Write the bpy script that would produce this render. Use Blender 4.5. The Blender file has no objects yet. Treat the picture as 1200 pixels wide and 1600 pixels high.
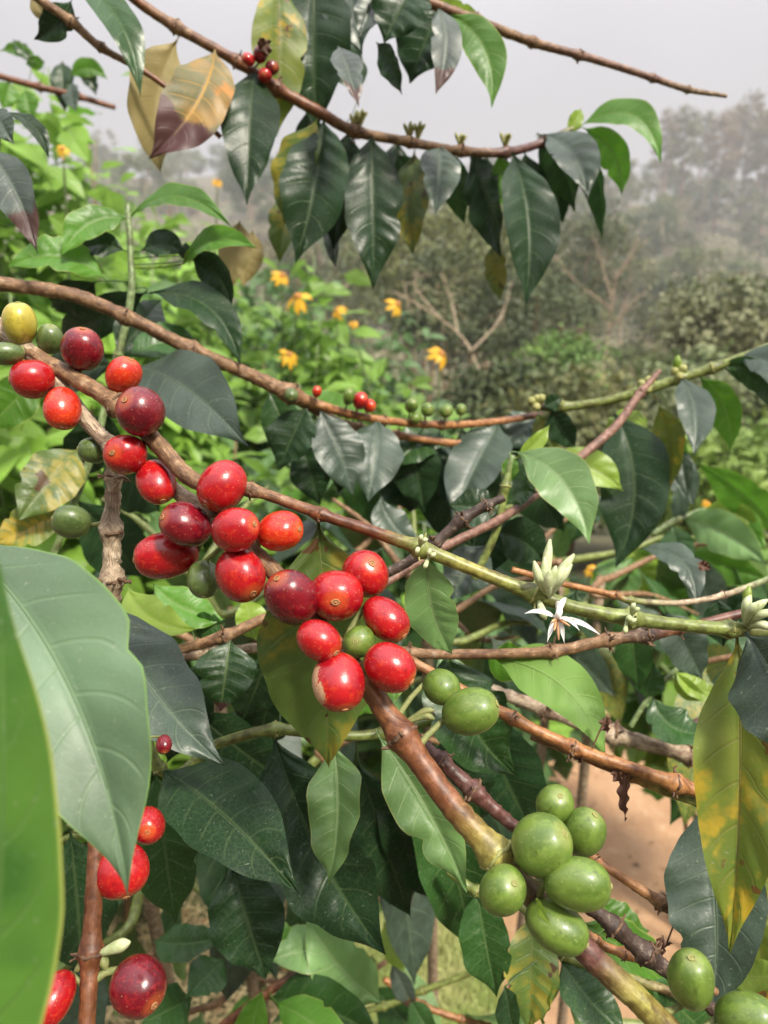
import bpy, math, random
import numpy as np
from mathutils import Vector, Matrix

random.seed(7); rng = np.random.default_rng(7)
S = bpy.context.scene
COL = S.collection
R = math.radians

# ---------------------------------------------------------------- camera
PITCH = R(15.0)
CAMZ = 1.5
FPX = 26.0/36.0*1600.0            # focal length in photograph pixels
cd = bpy.data.cameras.new('camera')
cam = bpy.data.objects.new('camera', cd); COL.objects.link(cam)
cam.location = (0, 0, CAMZ); cam.rotation_euler = (R(90)-PITCH, 0, 0)
cd.sensor_fit = 'VERTICAL'; cd.sensor_height = 36.0; cd.sensor_width = 27.0; cd.lens = 26.0
cd.clip_start = 0.01; cd.clip_end = 2000.0
cd.dof.use_dof = True; cd.dof.focus_distance = 0.255; cd.dof.aperture_fstop = 13.5
S.camera = cam

# ---------------------------------------------------------------- sky, sun, exposure
SUN_EL, SUN_AZ = R(52), R(142)     # azimuth clockwise from +Y: behind the camera, to the right
w = bpy.data.worlds.new('World'); S.world = w; w.use_nodes = True
nt = w.node_tree; nt.nodes.clear()
def wn(t, **k):
    n = nt.nodes.new(t)
    for a, v in k.items(): setattr(n, a, v)
    return n
out = wn('ShaderNodeOutputWorld'); bg = wn('ShaderNodeBackground'); bg.inputs['Strength'].default_value = 0.12
sky = wn('ShaderNodeTexSky', sky_type='NISHITA', sun_disc=False, sun_elevation=SUN_EL, sun_rotation=SUN_AZ, dust_density=4.0)
hs = wn('ShaderNodeHueSaturation'); hs.inputs['Saturation'].default_value = 0.12
tc = wn('ShaderNodeTexCoord'); sep = wn('ShaderNodeSeparateXYZ')
mr = wn('ShaderNodeMapRange'); mr.inputs[1].default_value = -0.05; mr.inputs[2].default_value = 1.0; mr.inputs[3].default_value = 0.0; mr.inputs[4].default_value = 1.0
no = wn('ShaderNodeTexNoise'); no.inputs['Scale'].default_value = 1.6; no.inputs['Detail'].default_value = 4
nm = wn('ShaderNodeMapRange'); nm.inputs[1].default_value = .3; nm.inputs[2].default_value = .7; nm.inputs[3].default_value = .82; nm.inputs[4].default_value = 1.2
mul = wn('ShaderNodeMath', operation='MULTIPLY'); cmb = wn('ShaderNodeMixRGB', blend_type='MULTIPLY'); cmb.inputs[0].default_value = 1
cmb.inputs[1].default_value = (.965, .945, 1.0, 1)
mx = wn('ShaderNodeMixRGB'); mx.inputs[0].default_value = .8
L_ = nt.links.new
L_(tc.outputs['Generated'], sep.inputs[0]); L_(sep.outputs['Z'], mr.inputs[0]); L_(tc.outputs['Generated'], no.inputs['Vector'])
pw = wn('ShaderNodeMath', operation='POWER'); pw.inputs[1].default_value = 1.9; ma = wn('ShaderNodeMath', operation='MULTIPLY_ADD'); ma.inputs[1].default_value = 18.0; ma.inputs[2].default_value = 0.7
L_(mr.outputs[0], pw.inputs[0]); L_(pw.outputs[0], ma.inputs[0]); L_(no.outputs['Fac'], nm.inputs[0]); L_(ma.outputs[0], mul.inputs[0]); L_(nm.outputs[0], mul.inputs[1]); L_(mul.outputs[0], cmb.inputs[2])
L_(sky.outputs[0], hs.inputs['Color']); L_(hs.outputs[0], mx.inputs[1]); L_(cmb.outputs[0], mx.inputs[2])
L_(mx.outputs[0], bg.inputs['Color']); L_(bg.outputs[0], out.inputs['Surface'])
sd = bpy.data.lights.new('sun', 'SUN'); sd.energy = 4.4; sd.angle = R(9); sd.color = (1.0, .93, .78)
sun = bpy.data.objects.new('sun', sd); COL.objects.link(sun)
sv = Vector((math.sin(SUN_AZ)*math.cos(SUN_EL), math.cos(SUN_AZ)*math.cos(SUN_EL), math.sin(SUN_EL)))
sun.rotation_euler = sv.to_track_quat('Z', 'Y').to_euler(); sun.location = sv*30
S.view_settings.view_transform = 'Standard'; S.view_settings.look = 'None'
S.view_settings.exposure = 0.68; S.view_settings.gamma = 1.0; S.view_settings.use_curve_mapping = False
S.render.engine = 'CYCLES'
S.cycles.use_denoising = True
S.cycles.max_bounces = 8; S.cycles.diffuse_bounces = 3; S.cycles.glossy_bounces = 3; S.cycles.transmission_bounces = 4
S.cycles.volume_bounces = 1; S.cycles.transparent_max_bounces = 8; S.cycles.sample_clamp_indirect = 4.0

# ---------------------------------------------------------------- pixel -> place helpers
FW = np.array([0, math.cos(PITCH), -math.sin(PITCH)]); UP = np.array([0, math.sin(PITCH), math.cos(PITCH)]); RT = np.array([1., 0, 0])
CAMP = np.array([0, 0, CAMZ])
def P(x, y, d):
    """photograph pixel + distance along the view axis (m) -> world point"""
    return CAMP + d*(FW + (x-600)/FPX*RT - (y-800)/FPX*UP)
def PX(p):
    q = np.asarray(p)-CAMP; d = q@FW
    return 600+FPX*(q@RT)/d, 800-FPX*(q@UP)/d, d
def ground_at(x, y, z=0.0):
    r = FW + (x-600)/FPX*RT - (y-800)/FPX*UP
    return CAMP + r*((z-CAMZ)/r[2])
def nrm(v): return v/(np.linalg.norm(v, axis=-1, keepdims=True)+1e-12)

# ---------------------------------------------------------------- object helpers
def mesh(name, V, F, mat=None, uv=None, tone=None, smooth=True):
    me = bpy.data.meshes.new(name)
    V = np.asarray(V, float).reshape(-1, 3)
    me.from_pydata(V.tolist(), [], [tuple(int(i) for i in f) for f in F]); 
    if smooth: me.polygons.foreach_set('use_smooth', [True]*len(me.polygons))
    if uv is not None:
        ul = me.uv_layers.new(name='UVMap'); li = np.zeros(len(me.loops), int); me.loops.foreach_get('vertex_index', li)
        ul.data.foreach_set('uv', np.asarray(uv, float)[li].ravel())
    if tone is not None:
        a = me.attributes.new('tone', 'FLOAT_COLOR', 'POINT'); a.data.foreach_set('color', np.asarray(tone, float).ravel())
    if mat is not None: me.materials.append(mat)
    me.update(); return me
def link(name, me, parent=None, M=None):
    o = bpy.data.objects.new(name, me); COL.objects.link(o)
    if parent is not None: o.parent = parent
    if M is not None: o.matrix_local = M
    return o
def thing(name, label, cat, loc=(0, 0, 0), group=None):
    o = bpy.data.objects.new(name, None); COL.objects.link(o); o.location = tuple(loc); o.empty_display_size = .02
    o['label'] = label; o['category'] = cat
    if group: o['group'] = group
    return o
def struct(o, kind='structure'): o['kind'] = kind; return o
class MB:
    """collects tubes / quads into one mesh"""
    def __init__(s): s.V = []; s.F = []; s.n = 0; s.T = []
    def add(s, V, F, tone=None):
        s.V.append(np.asarray(V, float)); s.F += [tuple(i+s.n for i in f) for f in F]; s.n += len(V)
        if tone is not None: s.T.append(np.broadcast_to(np.asarray(tone, float), (len(V), 4)))
    def mesh(s, name, mat, off=(0, 0, 0), smooth=True):
        return mesh(name, np.concatenate(s.V)-np.asarray(off), s.F, mat, tone=np.concatenate(s.T) if s.T else None, smooth=smooth)
def catmull(A, n):
    A = np.asarray(A, float)
    if len(A) == 2: 
        t = np.linspace(0, 1, n+1)[:, None]; return A[0]*(1-t)+A[1]*t
    B = np.concatenate([[2*A[0]-A[1]], A, [2*A[-1]-A[-2]]]); o = []
    for i in range(1, len(B)-2):
        for t in np.linspace(0, 1, n, endpoint=False):
            p0, p1, p2, p3 = B[i-1:i+3]
            o.append(.5*(2*p1+(p2-p0)*t+(2*p0-5*p1+4*p2-p3)*t*t+(3*p1-p0-3*p2+p3)*t**3))
    o.append(A[-1]); return np.array(o)
def tube(C, r, sides=10, rough=0.0, seed=0, cap=True):
    C = np.asarray(C, float); n = len(C); r = np.broadcast_to(np.asarray(r, float), (n,))
    T = nrm(np.gradient(C, axis=0)); g = np.random.default_rng(seed)
    ref = np.array([0, 0, 1.]) if abs(T[0][2]) < .9 else np.array([1., 0, 0])
    N = nrm(np.cross(T[0], ref)); V = []; ang = np.linspace(0, 2*math.pi, sides, endpoint=False)
    lump = 1+rough*g.standard_normal((n, sides))
    for i in range(n):
        N = nrm(N - T[i]*(N@T[i])); B = np.cross(T[i], N)
        V.append(C[i]+(np.cos(ang)[:, None]*N+np.sin(ang)[:, None]*B)*(r[i]*lump[i])[:, None])
    V = np.concatenate(V); F = []
    for i in range(n-1):
        for k in range(sides):
            a = i*sides+k; b = i*sides+(k+1) % sides; F.append((a, b, b+sides, a+sides))
    if cap: F.append(tuple(range(sides))[::-1]); F.append(tuple(range((n-1)*sides, n*sides)))
    return V, F

# ---------------------------------------------------------------- materials
class NT:
    def __init__(s, name):
        s.m = bpy.data.materials.new(name); s.m.use_nodes = True; s.t = s.m.node_tree; s.t.nodes.clear()
        s.out = s.n('ShaderNodeOutputMaterial')
    def n(s, t, ins=None, **k):
        x = s.t.nodes.new(t)
        for a, v in k.items(): setattr(x, a, v)
        for a, v in (ins or {}).items(): s.put(x.inputs[a], v)
        return x
    def put(s, i, v):
        if isinstance(v, bpy.types.NodeSocket): s.t.links.new(v, i)
        elif isinstance(v, (tuple, list)) and len(v) == 3 and i.type == 'RGBA': i.default_value = (*v, 1)
        else: i.default_value = v
    def math(s, op, a, b=0.0, c=None, clamp=False):
        x = s.n('ShaderNodeMath', operation=op, use_clamp=clamp); s.put(x.inputs[0], a); s.put(x.inputs[1], b)
        if c is not None: s.put(x.inputs[2], c)
        return x.outputs[0]
    def mix(s, f, a, b, mode='MIX'):
        x = s.n('ShaderNodeMixRGB', blend_type=mode); s.put(x.inputs[0], f); s.put(x.inputs[1], a); s.put(x.inputs[2], b); return x.outputs[0]
    def ramp(s, v, a, b, lo=0.0, hi=1.0):
        x = s.n('ShaderNodeMapRange', interpolation_type='SMOOTHSTEP'); s.put(x.inputs[0], v)
        x.inputs[1].default_value = a; x.inputs[2].default_value = b; x.inputs[3].default_value = lo; x.inputs[4].default_value = hi
        return x.outputs[0]
    def noise(s, vec, scale, detail=3, rough=.55):
        x = s.n('ShaderNodeTexNoise'); s.put(x.inputs['Vector'], vec); x.inputs['Scale'].default_value = scale
        x.inputs['Detail'].default_value = detail; x.inputs['Roughness'].default_value = rough; return x.outputs['Fac']
    def rnd(s): return s.n('ShaderNodeObjectInfo').outputs['Random']
    def ocoord(s, k=0.0):
        c = s.n('ShaderNodeTexCoord').outputs['Object']
        if not k: return c
        r = s.math('MULTIPLY', s.rnd(), k); v = s.n('ShaderNodeCombineXYZ', {0: r, 1: r, 2: r}).outputs[0]
        x = s.n('ShaderNodeVectorMath', operation='ADD'); s.put(x.inputs[0], c); s.put(x.inputs[1], v); return x.outputs[0]
    def bump(s, h, strength, dist):
        x = s.n('ShaderNodeBump', {'Height': h}); x.inputs['Strength'].default_value = strength; x.inputs['Distance'].default_value = dist; return x.outputs[0]
    def done(s, sh): s.t.links.new(sh, s.out.inputs['Surface']); return s.m

LEAFM = {}
def leaf_mat(key, base, back, vein, rough=.36, spec=.5, trans=.22, tcol=None, spots=None, edge=None, nv=7.5, veinf=.55, brown=None, var=.3, coat=0.0, tip=None, hueblob=None, bscale=1.0, pits=0.0):
    m = NT('leaf '+key); uvn = m.n('ShaderNodeTexCoord').outputs['UV']
    sp = m.n('ShaderNodeSeparateXYZ', {0: uvn}); u, v = sp.outputs[0], sp.outputs[1]
    c = m.math('SUBTRACT', v, .5); side = m.math('MULTIPLY', m.math('ABSOLUTE', c), 2.0)
    oc = m.ocoord(37.0)
    n1 = m.noise(oc, 18*bscale, 3); n2 = m.noise(oc, 90*bscale, 4); n3 = m.noise(oc, 700*bscale, 2)
    col = m.mix(m.ramp(n1, .3, .7), tuple(x*.72 for x in base), tuple(min(1, x*1.28) for x in base))
    if hueblob: col = m.mix(m.math('MULTIPLY', m.ramp(m.noise(oc, 30*bscale, 2), .45, .62), hueblob[0]), col, hueblob[1])
    # side veins curving towards the tip
    sgn = m.math('MULTIPLY', m.math('GREATER_THAN', c, 0.0), .4)
    ph = m.math('ADD', m.math('SUBTRACT', m.math('MULTIPLY', u, nv), m.math('MULTIPLY', m.math('POWER', side, 1.35), .95)), sgn)
    fr = m.math('ABSOLUTE', m.math('SUBTRACT', m.math('FRACT', ph), .5))
    vm = m.math('MULTIPLY', m.ramp(fr, .06, .015), m.ramp(side, .97, .6))
    mid = m.ramp(side, .065, .025)
    # fine net of veinlets
    vo = m.n('ShaderNodeTexVoronoi', {'Vector': oc, 'Scale': 420*bscale}, feature='DISTANCE_TO_EDGE').outputs['Distance']
    net = m.ramp(vo, .09, .0)
    col = m.mix(m.math('MULTIPLY', net, .16), col, vein)
    col = m.mix(m.math('MULTIPLY', vm, veinf), col, vein); col = m.mix(m.math('MULTIPLY', mid, min(1, veinf*1.5)), col, vein)
    if edge: col = m.mix(m.ramp(side, edge[0], 1.0), col, edge[1])
    col = m.mix(m.math('MULTIPLY', m.ramp(m.noise(oc, 800*bscale, 2, .4), .69, .73), .3), col, (.30, .32, .24))
    if spots:
        col = m.mix(m.math('MULTIPLY', m.ramp(m.math('SUBTRACT', m.noise(oc, 38*bscale, 4, .65), m.math('MULTIPLY', m.ramp(fr, .22, .04), .07)), spots[0]-.05, spots[0]+.08), .9), col, spots[1])
    if brown:
        bb = m.noise(oc, 60*bscale, 3); col = m.mix(m.ramp(bb, brown[0], brown[0]+.015), col, brown[1])
    if pits:
        pv = m.n('ShaderNodeTexVoronoi', {'Vector': oc, 'Scale': 95*bscale}); rr = m.n('ShaderNodeSeparateXYZ', {0: pv.outputs['Color']}).outputs[0]
        pm = m.math('MULTIPLY', m.ramp(pv.outputs['Distance'], .22, .12), m.math('GREATER_THAN', rr, 1-pits)); col = m.mix(pm, col, (.22, .075, .03))
    if tip:   # (start u, colour, wobble)
        tt = m.math('ADD', u, m.math('MULTIPLY', m.math('SUBTRACT', m.noise(oc, 45*bscale, 3), .5), tip[2]))
        col = m.mix(m.ramp(tt, tip[0], tip[0]+.035), col, tip[1])
    k = m.math('ADD', 1-var/2, m.math('MULTIPLY', m.rnd(), var)); kk = m.n('ShaderNodeCombineXYZ', {0: k, 1: k, 2: k}).outputs[0]
    col = m.mix(1.0, col, kk, 'MULTIPLY')
    bk = m.mix(m.ramp(n1, .3, .7), tuple(x*.8 for x in back), tuple(min(1, x*1.2) for x in back))
    bk = m.mix(m.math('MULTIPLY', m.math('MAXIMUM', vm, mid), .5), bk, vein)
    geo = m.n('ShaderNodeNewGeometry').outputs['Backfacing']; fc = m.mix(geo, col, bk)
    rg = m.math('ADD', m.math('MULTIPLY', n2, .16), m.math('ADD', rough-.08, m.math('MULTIPLY', geo, .18)))
    h = m.math('ADD', m.math('MULTIPLY', m.math('MAXIMUM', vm, mid), -.6), m.math('ADD', m.math('MULTIPLY', n3, .25), m.math('MULTIPLY', net, -.05)))
    h = m.math('ADD', h, m.math('MULTIPLY', n2, .5))
    nb = m.bump(h, .35, .0007/bscale)
    b = m.n('ShaderNodeBsdfPrincipled', {'Base Color': fc, 'Roughness': rg, 'Normal': nb}); b.inputs['Specular IOR Level'].default_value = spec
    b.inputs['Coat Weight'].default_value = coat; b.inputs['Coat Roughness'].default_value = .35
    tcol = tcol or tuple(min(1, x*2.2) for x in base)
    tr = m.n('ShaderNodeBsdfTranslucent', {'Color': m.mix(m.math('MULTIPLY', vm, .4), m.mix(.5, fc, tcol), tuple(x*.5 for x in tcol))})
    ms = m.n('ShaderNodeMixShader', {0: trans}); m.t.links.new(b.outputs[0], ms.inputs[1]); m.t.links.new(tr.outputs[0], ms.inputs[2])
    LEAFM[key] = m.done(ms.outputs[0])
leaf_mat('dk', (.011, .032, .011), (.085, .14, .04), (.11, .16, .065), rough=.35, spec=.24, trans=.12, veinf=.2)
leaf_mat('ds', (.012, .034, .013), (.085, .14, .04), (.10, .15, .06), rough=.35, spec=.25, trans=.12, veinf=.18, pits=.10)
leaf_mat('md', (.022, .066, .014), (.10, .18, .045), (.15, .23, .08), rough=.32, spec=.36, trans=.2, veinf=.24)
leaf_mat('br', (.07, .19, .014), (.16, .30, .05), (.22, .34, .09), rough=.42, trans=.35, veinf=.4, edge=(.93, (.25, .32, .06)))
leaf_mat('yg', (.19, .29, .035), (.24, .34, .06), (.32, .38, .1), rough=.42, trans=.35, veinf=.35)
leaf_mat('pl', (.135, .25, .08), (.19, .30, .10), (.26, .37, .16), rough=.4, trans=.28, veinf=.5, edge=(.95, (.28, .33, .1)))
leaf_mat('gy', (.030, .052, .034), (.10, .16, .07), (.12, .17, .10), rough=.42, spec=.5, trans=.1, veinf=.22, coat=.12)  # greyed base colour partly stands in for sheen from the sky
leaf_mat('wx', (.085, .145, .078), (.12, .2, .06), (.13, .21, .10), rough=.56, spec=.6, trans=.18, veinf=.3, coat=.15, edge=(.95, (.14, .26, .06)))  # pale base colour has the sky sheen painted in
leaf_mat('ol', (.085, .14, .026), (.15, .20, .05), (.18, .22, .07), rough=.44, trans=.2, spots=(.50, (.26, .22, .03)), brown=(.64, (.075, .035, .012)), veinf=.35)
leaf_mat('yo', (.135, .175, .020), (.22, .24, .06), (.17, .15, .04), rough=.5, trans=.3, spots=(.54, (.40, .27, .02)), brown=(.63, (.11, .04, .015)), veinf=.4, hueblob=(.8, (.075, .13, .016)), pits=.06)
leaf_mat('dy', (.34, .26, .10), (.40, .32, .13), (.42, .30, .10), rough=.55, trans=.3, veinf=.4, spots=(.55, (.52, .25, .03)), brown=(.72, (.16, .07, .03)))
leaf_mat('dp', (.13, .125, .05), (.34, .27, .10), (.50, .28, .04), rough=.5, trans=.2, veinf=.6, hueblob=(.7, (.36, .19, .03)), spots=(.52, (.46, .19, .02)), tip=(.60, (.075, .022, .026), .22))
leaf_mat('cu', (.25, .20, .08), (.40, .32, .13), (.3, .22, .09), rough=.55, trans=.35, veinf=.3)
leaf_mat('bt', (.018, .056, .013), (.09, .15, .04), (.14, .2, .07), rough=.36, trans=.2, veinf=.45, tip=(.84, (.07, .022, .015), .1))
leaf_mat('gb', (.04, .058, .046), (.10, .14, .07), (.12, .16, .10), rough=.45, spec=.7, trans=.1, veinf=.35, tip=(.70, (.06, .022, .015), .45))
leaf_mat('bn', (.085, .035, .02), (.12, .06, .035), (.14, .07, .035), rough=.65, trans=.1, veinf=.4)
leaf_mat('hero', (.085, .20, .028), (.16, .30, .05), (.10, .2, .05), rough=.42, spec=.6, trans=.35, veinf=.55, edge=(.90, (.42, .46, .11)), coat=.2, hueblob=(.9, (.03, .105, .018)))
leaf_mat('sb', (.16, .29, .035), (.20, .31, .09), (.22, .3, .1), rough=.46, trans=.38, veinf=.3, bscale=.3, var=.6)
leaf_mat('sg', (.085, .17, .055), (.17, .25, .11), (.18, .25, .1), rough=.46, trans=.3, veinf=.3, bscale=.3, var=.6)

def bark_mat():
    m = NT('bark'); oc = m.ocoord(0); a = m.n('ShaderNodeAttribute', attribute_name='tone')
    # stretched fibres: the tone's alpha tells how rough and flaky the bark is
    n1 = m.noise(oc, 260, 4, .65); n2 = m.noise(oc, 900, 3); n3 = m.noise(oc, 70, 3)
    col = m.mix(1.0, a.outputs['Color'], m.mix(m.ramp(n1, .3, .72), (.55, .5, .46), (1.35, 1.35, 1.35)), 'MULTIPLY')
    flake = m.math('MULTIPLY', m.ramp(n1, .55, .68), a.outputs['Alpha'])
    col = m.mix(m.math('MULTIPLY', flake, .6), col, (.42, .36, .29)); dark = m.math('MULTIPLY', m.ramp(n3, .6, .74), m.math('ADD', .25, m.math('MULTIPLY', a.outputs['Alpha'], .5)))
    col = m.mix(dark, col, (.06, .035, .022))
    h = m.math('ADD', m.math('MULTIPLY', n1, m.math('ADD', .03, a.outputs['Alpha'])), m.math('MULTIPLY', n2, m.math('ADD', .03, m.math('MULTIPLY', a.outputs['Alpha'], .2))))
    tcu = m.n('ShaderNodeTexCoord').outputs['UV']; mp = m.n('ShaderNodeMapping', {0: tcu}); mp.inputs['Scale'].default_value = (1800, 170, 1)
    fb = m.noise(mp.outputs[0], 1, 4, .65); col = m.mix(m.math('MULTIPLY', m.ramp(fb, .48, .62), m.math('ADD', .22, m.math('MULTIPLY', a.outputs['Alpha'], .7))), col, m.mix(1.0, col, (.32, .27, .25), 'MULTIPLY')); col = m.mix(m.math('MULTIPLY', m.ramp(fb, .44, .33), m.math('ADD', .15, m.math('MULTIPLY', a.outputs['Alpha'], .6))), col, m.mix(1.0, col, (1.7, 1.6, 1.45), 'MULTIPLY'))
    mp2 = m.n('ShaderNodeMapping', {0: tcu}); mp2.inputs['Scale'].default_value = (150, 38, 1); bl = m.noise(mp2.outputs[0], 1, 3, .6)
    col = m.mix(m.math('MULTIPLY', m.ramp(bl, .53, .56), .7), col, m.mix(1.0, col, (.5, .38, .36), 'MULTIPLY'))
    h = m.math('ADD', h, m.math('MULTIPLY', fb, m.math('MULTIPLY_ADD', a.outputs['Alpha'], -.45, -.06)))
    b = m.n('ShaderNodeBsdfPrincipled', {'Base Color': col, 'Roughness': m.math('ADD', .38, m.math('MULTIPLY', a.outputs['Alpha'], .4)), 'Normal': m.bump(h, .7, .0009)})
    return m.done(b.outputs[0])
BARK = bark_mat()
TONE = {'gy': (.27, .20, .135, .9), 'br': (.22, .125, .06, .6), 'rb': (.17, .062, .025, .18), 'or': (.32, .145, .05, .15), 'gn': (.16, .20, .05, .08),
        'yg': (.27, .25, .06, .06), 'dd': (.055, .033, .024, .6), 'pu': (.10, .040, .032, .15), 'pk': (.20, .105, .075, .4), 'lg': (.17, .24, .10, .03), 'pg': (.38, .30, .21, .8)}

CHM = {}
def cherry_mat(key, a, b_, c_, rough=.24, fleck=.5, patch=None, spec=.5, green=False):
    m = NT('fruit '+key); oc = m.ocoord(50.0); raw = m.n('ShaderNodeTexCoord').outputs['Object']; z = m.n('ShaderNodeSeparateXYZ', {0: raw}).outputs[2]
    n1 = m.noise(oc, 1.1, 2); n2 = m.noise(oc, 5, 4, .6); n3 = m.noise(oc, 26, 3)
    col = m.mix(m.ramp(n1, .32, .68), a, b_); col = m.mix(m.math('MULTIPLY', m.ramp(n2, .5, .72), .65), col, c_); col = m.mix(m.math('MULTIPLY', m.ramp(m.noise(oc, 2.2, 4, .65), .56, .68), .55), col, tuple(x*.45 for x in a))
    if green:   # pale ribs running from stalk to scar
        at = m.n('ShaderNodeSeparateXYZ', {0: raw}); an = m.math('ARCTAN2', at.outputs[1], at.outputs[0])
        col = m.mix(m.math('MULTIPLY', m.ramp(m.math('SINE', m.math('ADD', m.math('MULTIPLY', an, 5.0), m.math('MULTIPLY', n2, 6))), .2, 1.0), .35), col, tuple(min(1, x*1.45) for x in b_))
    col = m.mix(m.math('MULTIPLY', m.ramp(z, .84, .98), .38), col, tuple(min(1, x) for x in ((.62, .16, .03) if not green else (.3, .3, .1))))
    vo = m.n('ShaderNodeTexVoronoi', {'Vector': oc, 'Scale': 7.0}); rr = m.n('ShaderNodeSeparateXYZ', {0: vo.outputs['Color']}).outputs[0]
    fl = m.math('MULTIPLY', m.ramp(vo.outputs['Distance'], .15, .08), m.math('GREATER_THAN', rr, 1-fleck))
    fl2 = m.ramp(m.noise(oc, 19, 2), .72, .76)
    fm = m.math('MULTIPLY', m.math('MAXIMUM', fl, fl2), .65)
    col = m.mix(fm, col, (.62, .40, .22) if not green else (.45, .5, .2))
    rg = m.math('ADD', m.math('MULTIPLY', n2, .16), m.math('ADD', rough-.06, m.math('MULTIPLY', fm, .3)))
    if patch is not None:
        pm = m.ramp(m.math('ADD', m.n('ShaderNodeSeparateXYZ', {0: raw}).outputs[0], m.math('MULTIPLY', m.math('SUBTRACT', m.noise(oc, 2.6, 3, .6), .5), 1.1)), patch, patch+.04)
        col = m.mix(pm, col, m.mix(m.ramp(n3, .3, .7), (.33, .15, .08), (.55, .34, .2))); rg = m.math('ADD', rg, m.math('MULTIPLY', pm, .3))
    h = m.math('ADD', m.math('MULTIPLY', n3, .2), m.math('MULTIPLY', n2, .5))
    b = m.n('ShaderNodeBsdfPrincipled', {'Base Color': col, 'Roughness': rg, 'Normal': m.bump(h, .22, .0007)})
    b.inputs['Specular IOR Level'].default_value = spec; b.inputs['Subsurface Weight'].default_value = .12
    b.inputs['Subsurface Radius'].default_value = (.003, .001, .0007) if not green else (.0015, .002, .0006)
    b.inputs['Coat Weight'].default_value = .3; b.inputs['Coat Roughness'].default_value = .09
    CHM[key] = m.done(b.outputs[0])
cherry_mat('red', (.27, .003, .009), (.40, .007, .010), (.50, .040, .010))
cherry_mat('ora', (.40, .010, .006), (.52, .030, .008), (.58, .10, .012))
cherry_mat('dar', (.085, .002, .008), (.17, .004, .011), (.27, .010, .012))
cherry_mat('sca', (.27, .003, .009), (.40, .007, .010), (.5, .04, .01), patch=.70)
cherry_mat('gre', (.07, .125, .016), (.115, .18, .026), (.17, .225, .05), rough=.42, green=True, fleck=.25)
cherry_mat('yel', (.34, .27, .03), (.42, .35, .05), (.26, .27, .05), rough=.3, green=True, fleck=.3)
cherry_mat('dgr', (.05, .085, .022), (.09, .13, .035), (.13, .17, .05), rough=.34, green=True, fleck=.5)

def plain_mat(name, a, b_, scale=60, rough=.6, trans=0.0, rel=.3, dist=.001):
    m = NT(name); oc = m.ocoord(11.0); n1 = m.noise(oc, scale, 4, .6)
    col = m.mix(m.ramp(n1, .3, .7), a, b_)
    b = m.n('ShaderNodeBsdfPrincipled', {'Base Color': col, 'Roughness': rough, 'Normal': m.bump(n1, rel, dist)})
    if not trans: return m.done(b.outputs[0])
    tr = m.n('ShaderNodeBsdfTranslucent', {'Color': col}); ms = m.n('ShaderNodeMixShader', {0: trans})
    m.t.links.new(b.outputs[0], ms.inputs[1]); m.t.links.new(tr.outputs[0], ms.inputs[2]); return m.done(ms.outputs[0])
SCARM = plain_mat('scar', (.16, .06, .025), (.50, .25, .10), 900, .7, dist=.0004)
STALK = plain_mat('stalk', (.13, .16, .05), (.22, .22, .08), 500, .6)
PETAL = plain_mat('white petal', (.80, .78, .76), (.86, .84, .83), 300, .5, .3)
ANTHER = plain_mat('anther', (.50, .24, .10), (.62, .36, .2), 600, .6)
BUDM = plain_mat('flower bud', (.40, .46, .22), (.62, .66, .42), 250, .45, .2)
STUB = plain_mat('dry stub', (.06, .032, .02), (.17, .095, .05), 500, .8)
GSTUB = plain_mat('green stub', (.20, .22, .06), (.32, .30, .11), 500, .6)
YPETAL = plain_mat('yellow petal', (.72, .36, .015), (.85, .50, .03), 120, .5, .25)
YDISC = plain_mat('flower disc', (.25, .09, .02), (.45, .2, .03), 600, .7)
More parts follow.
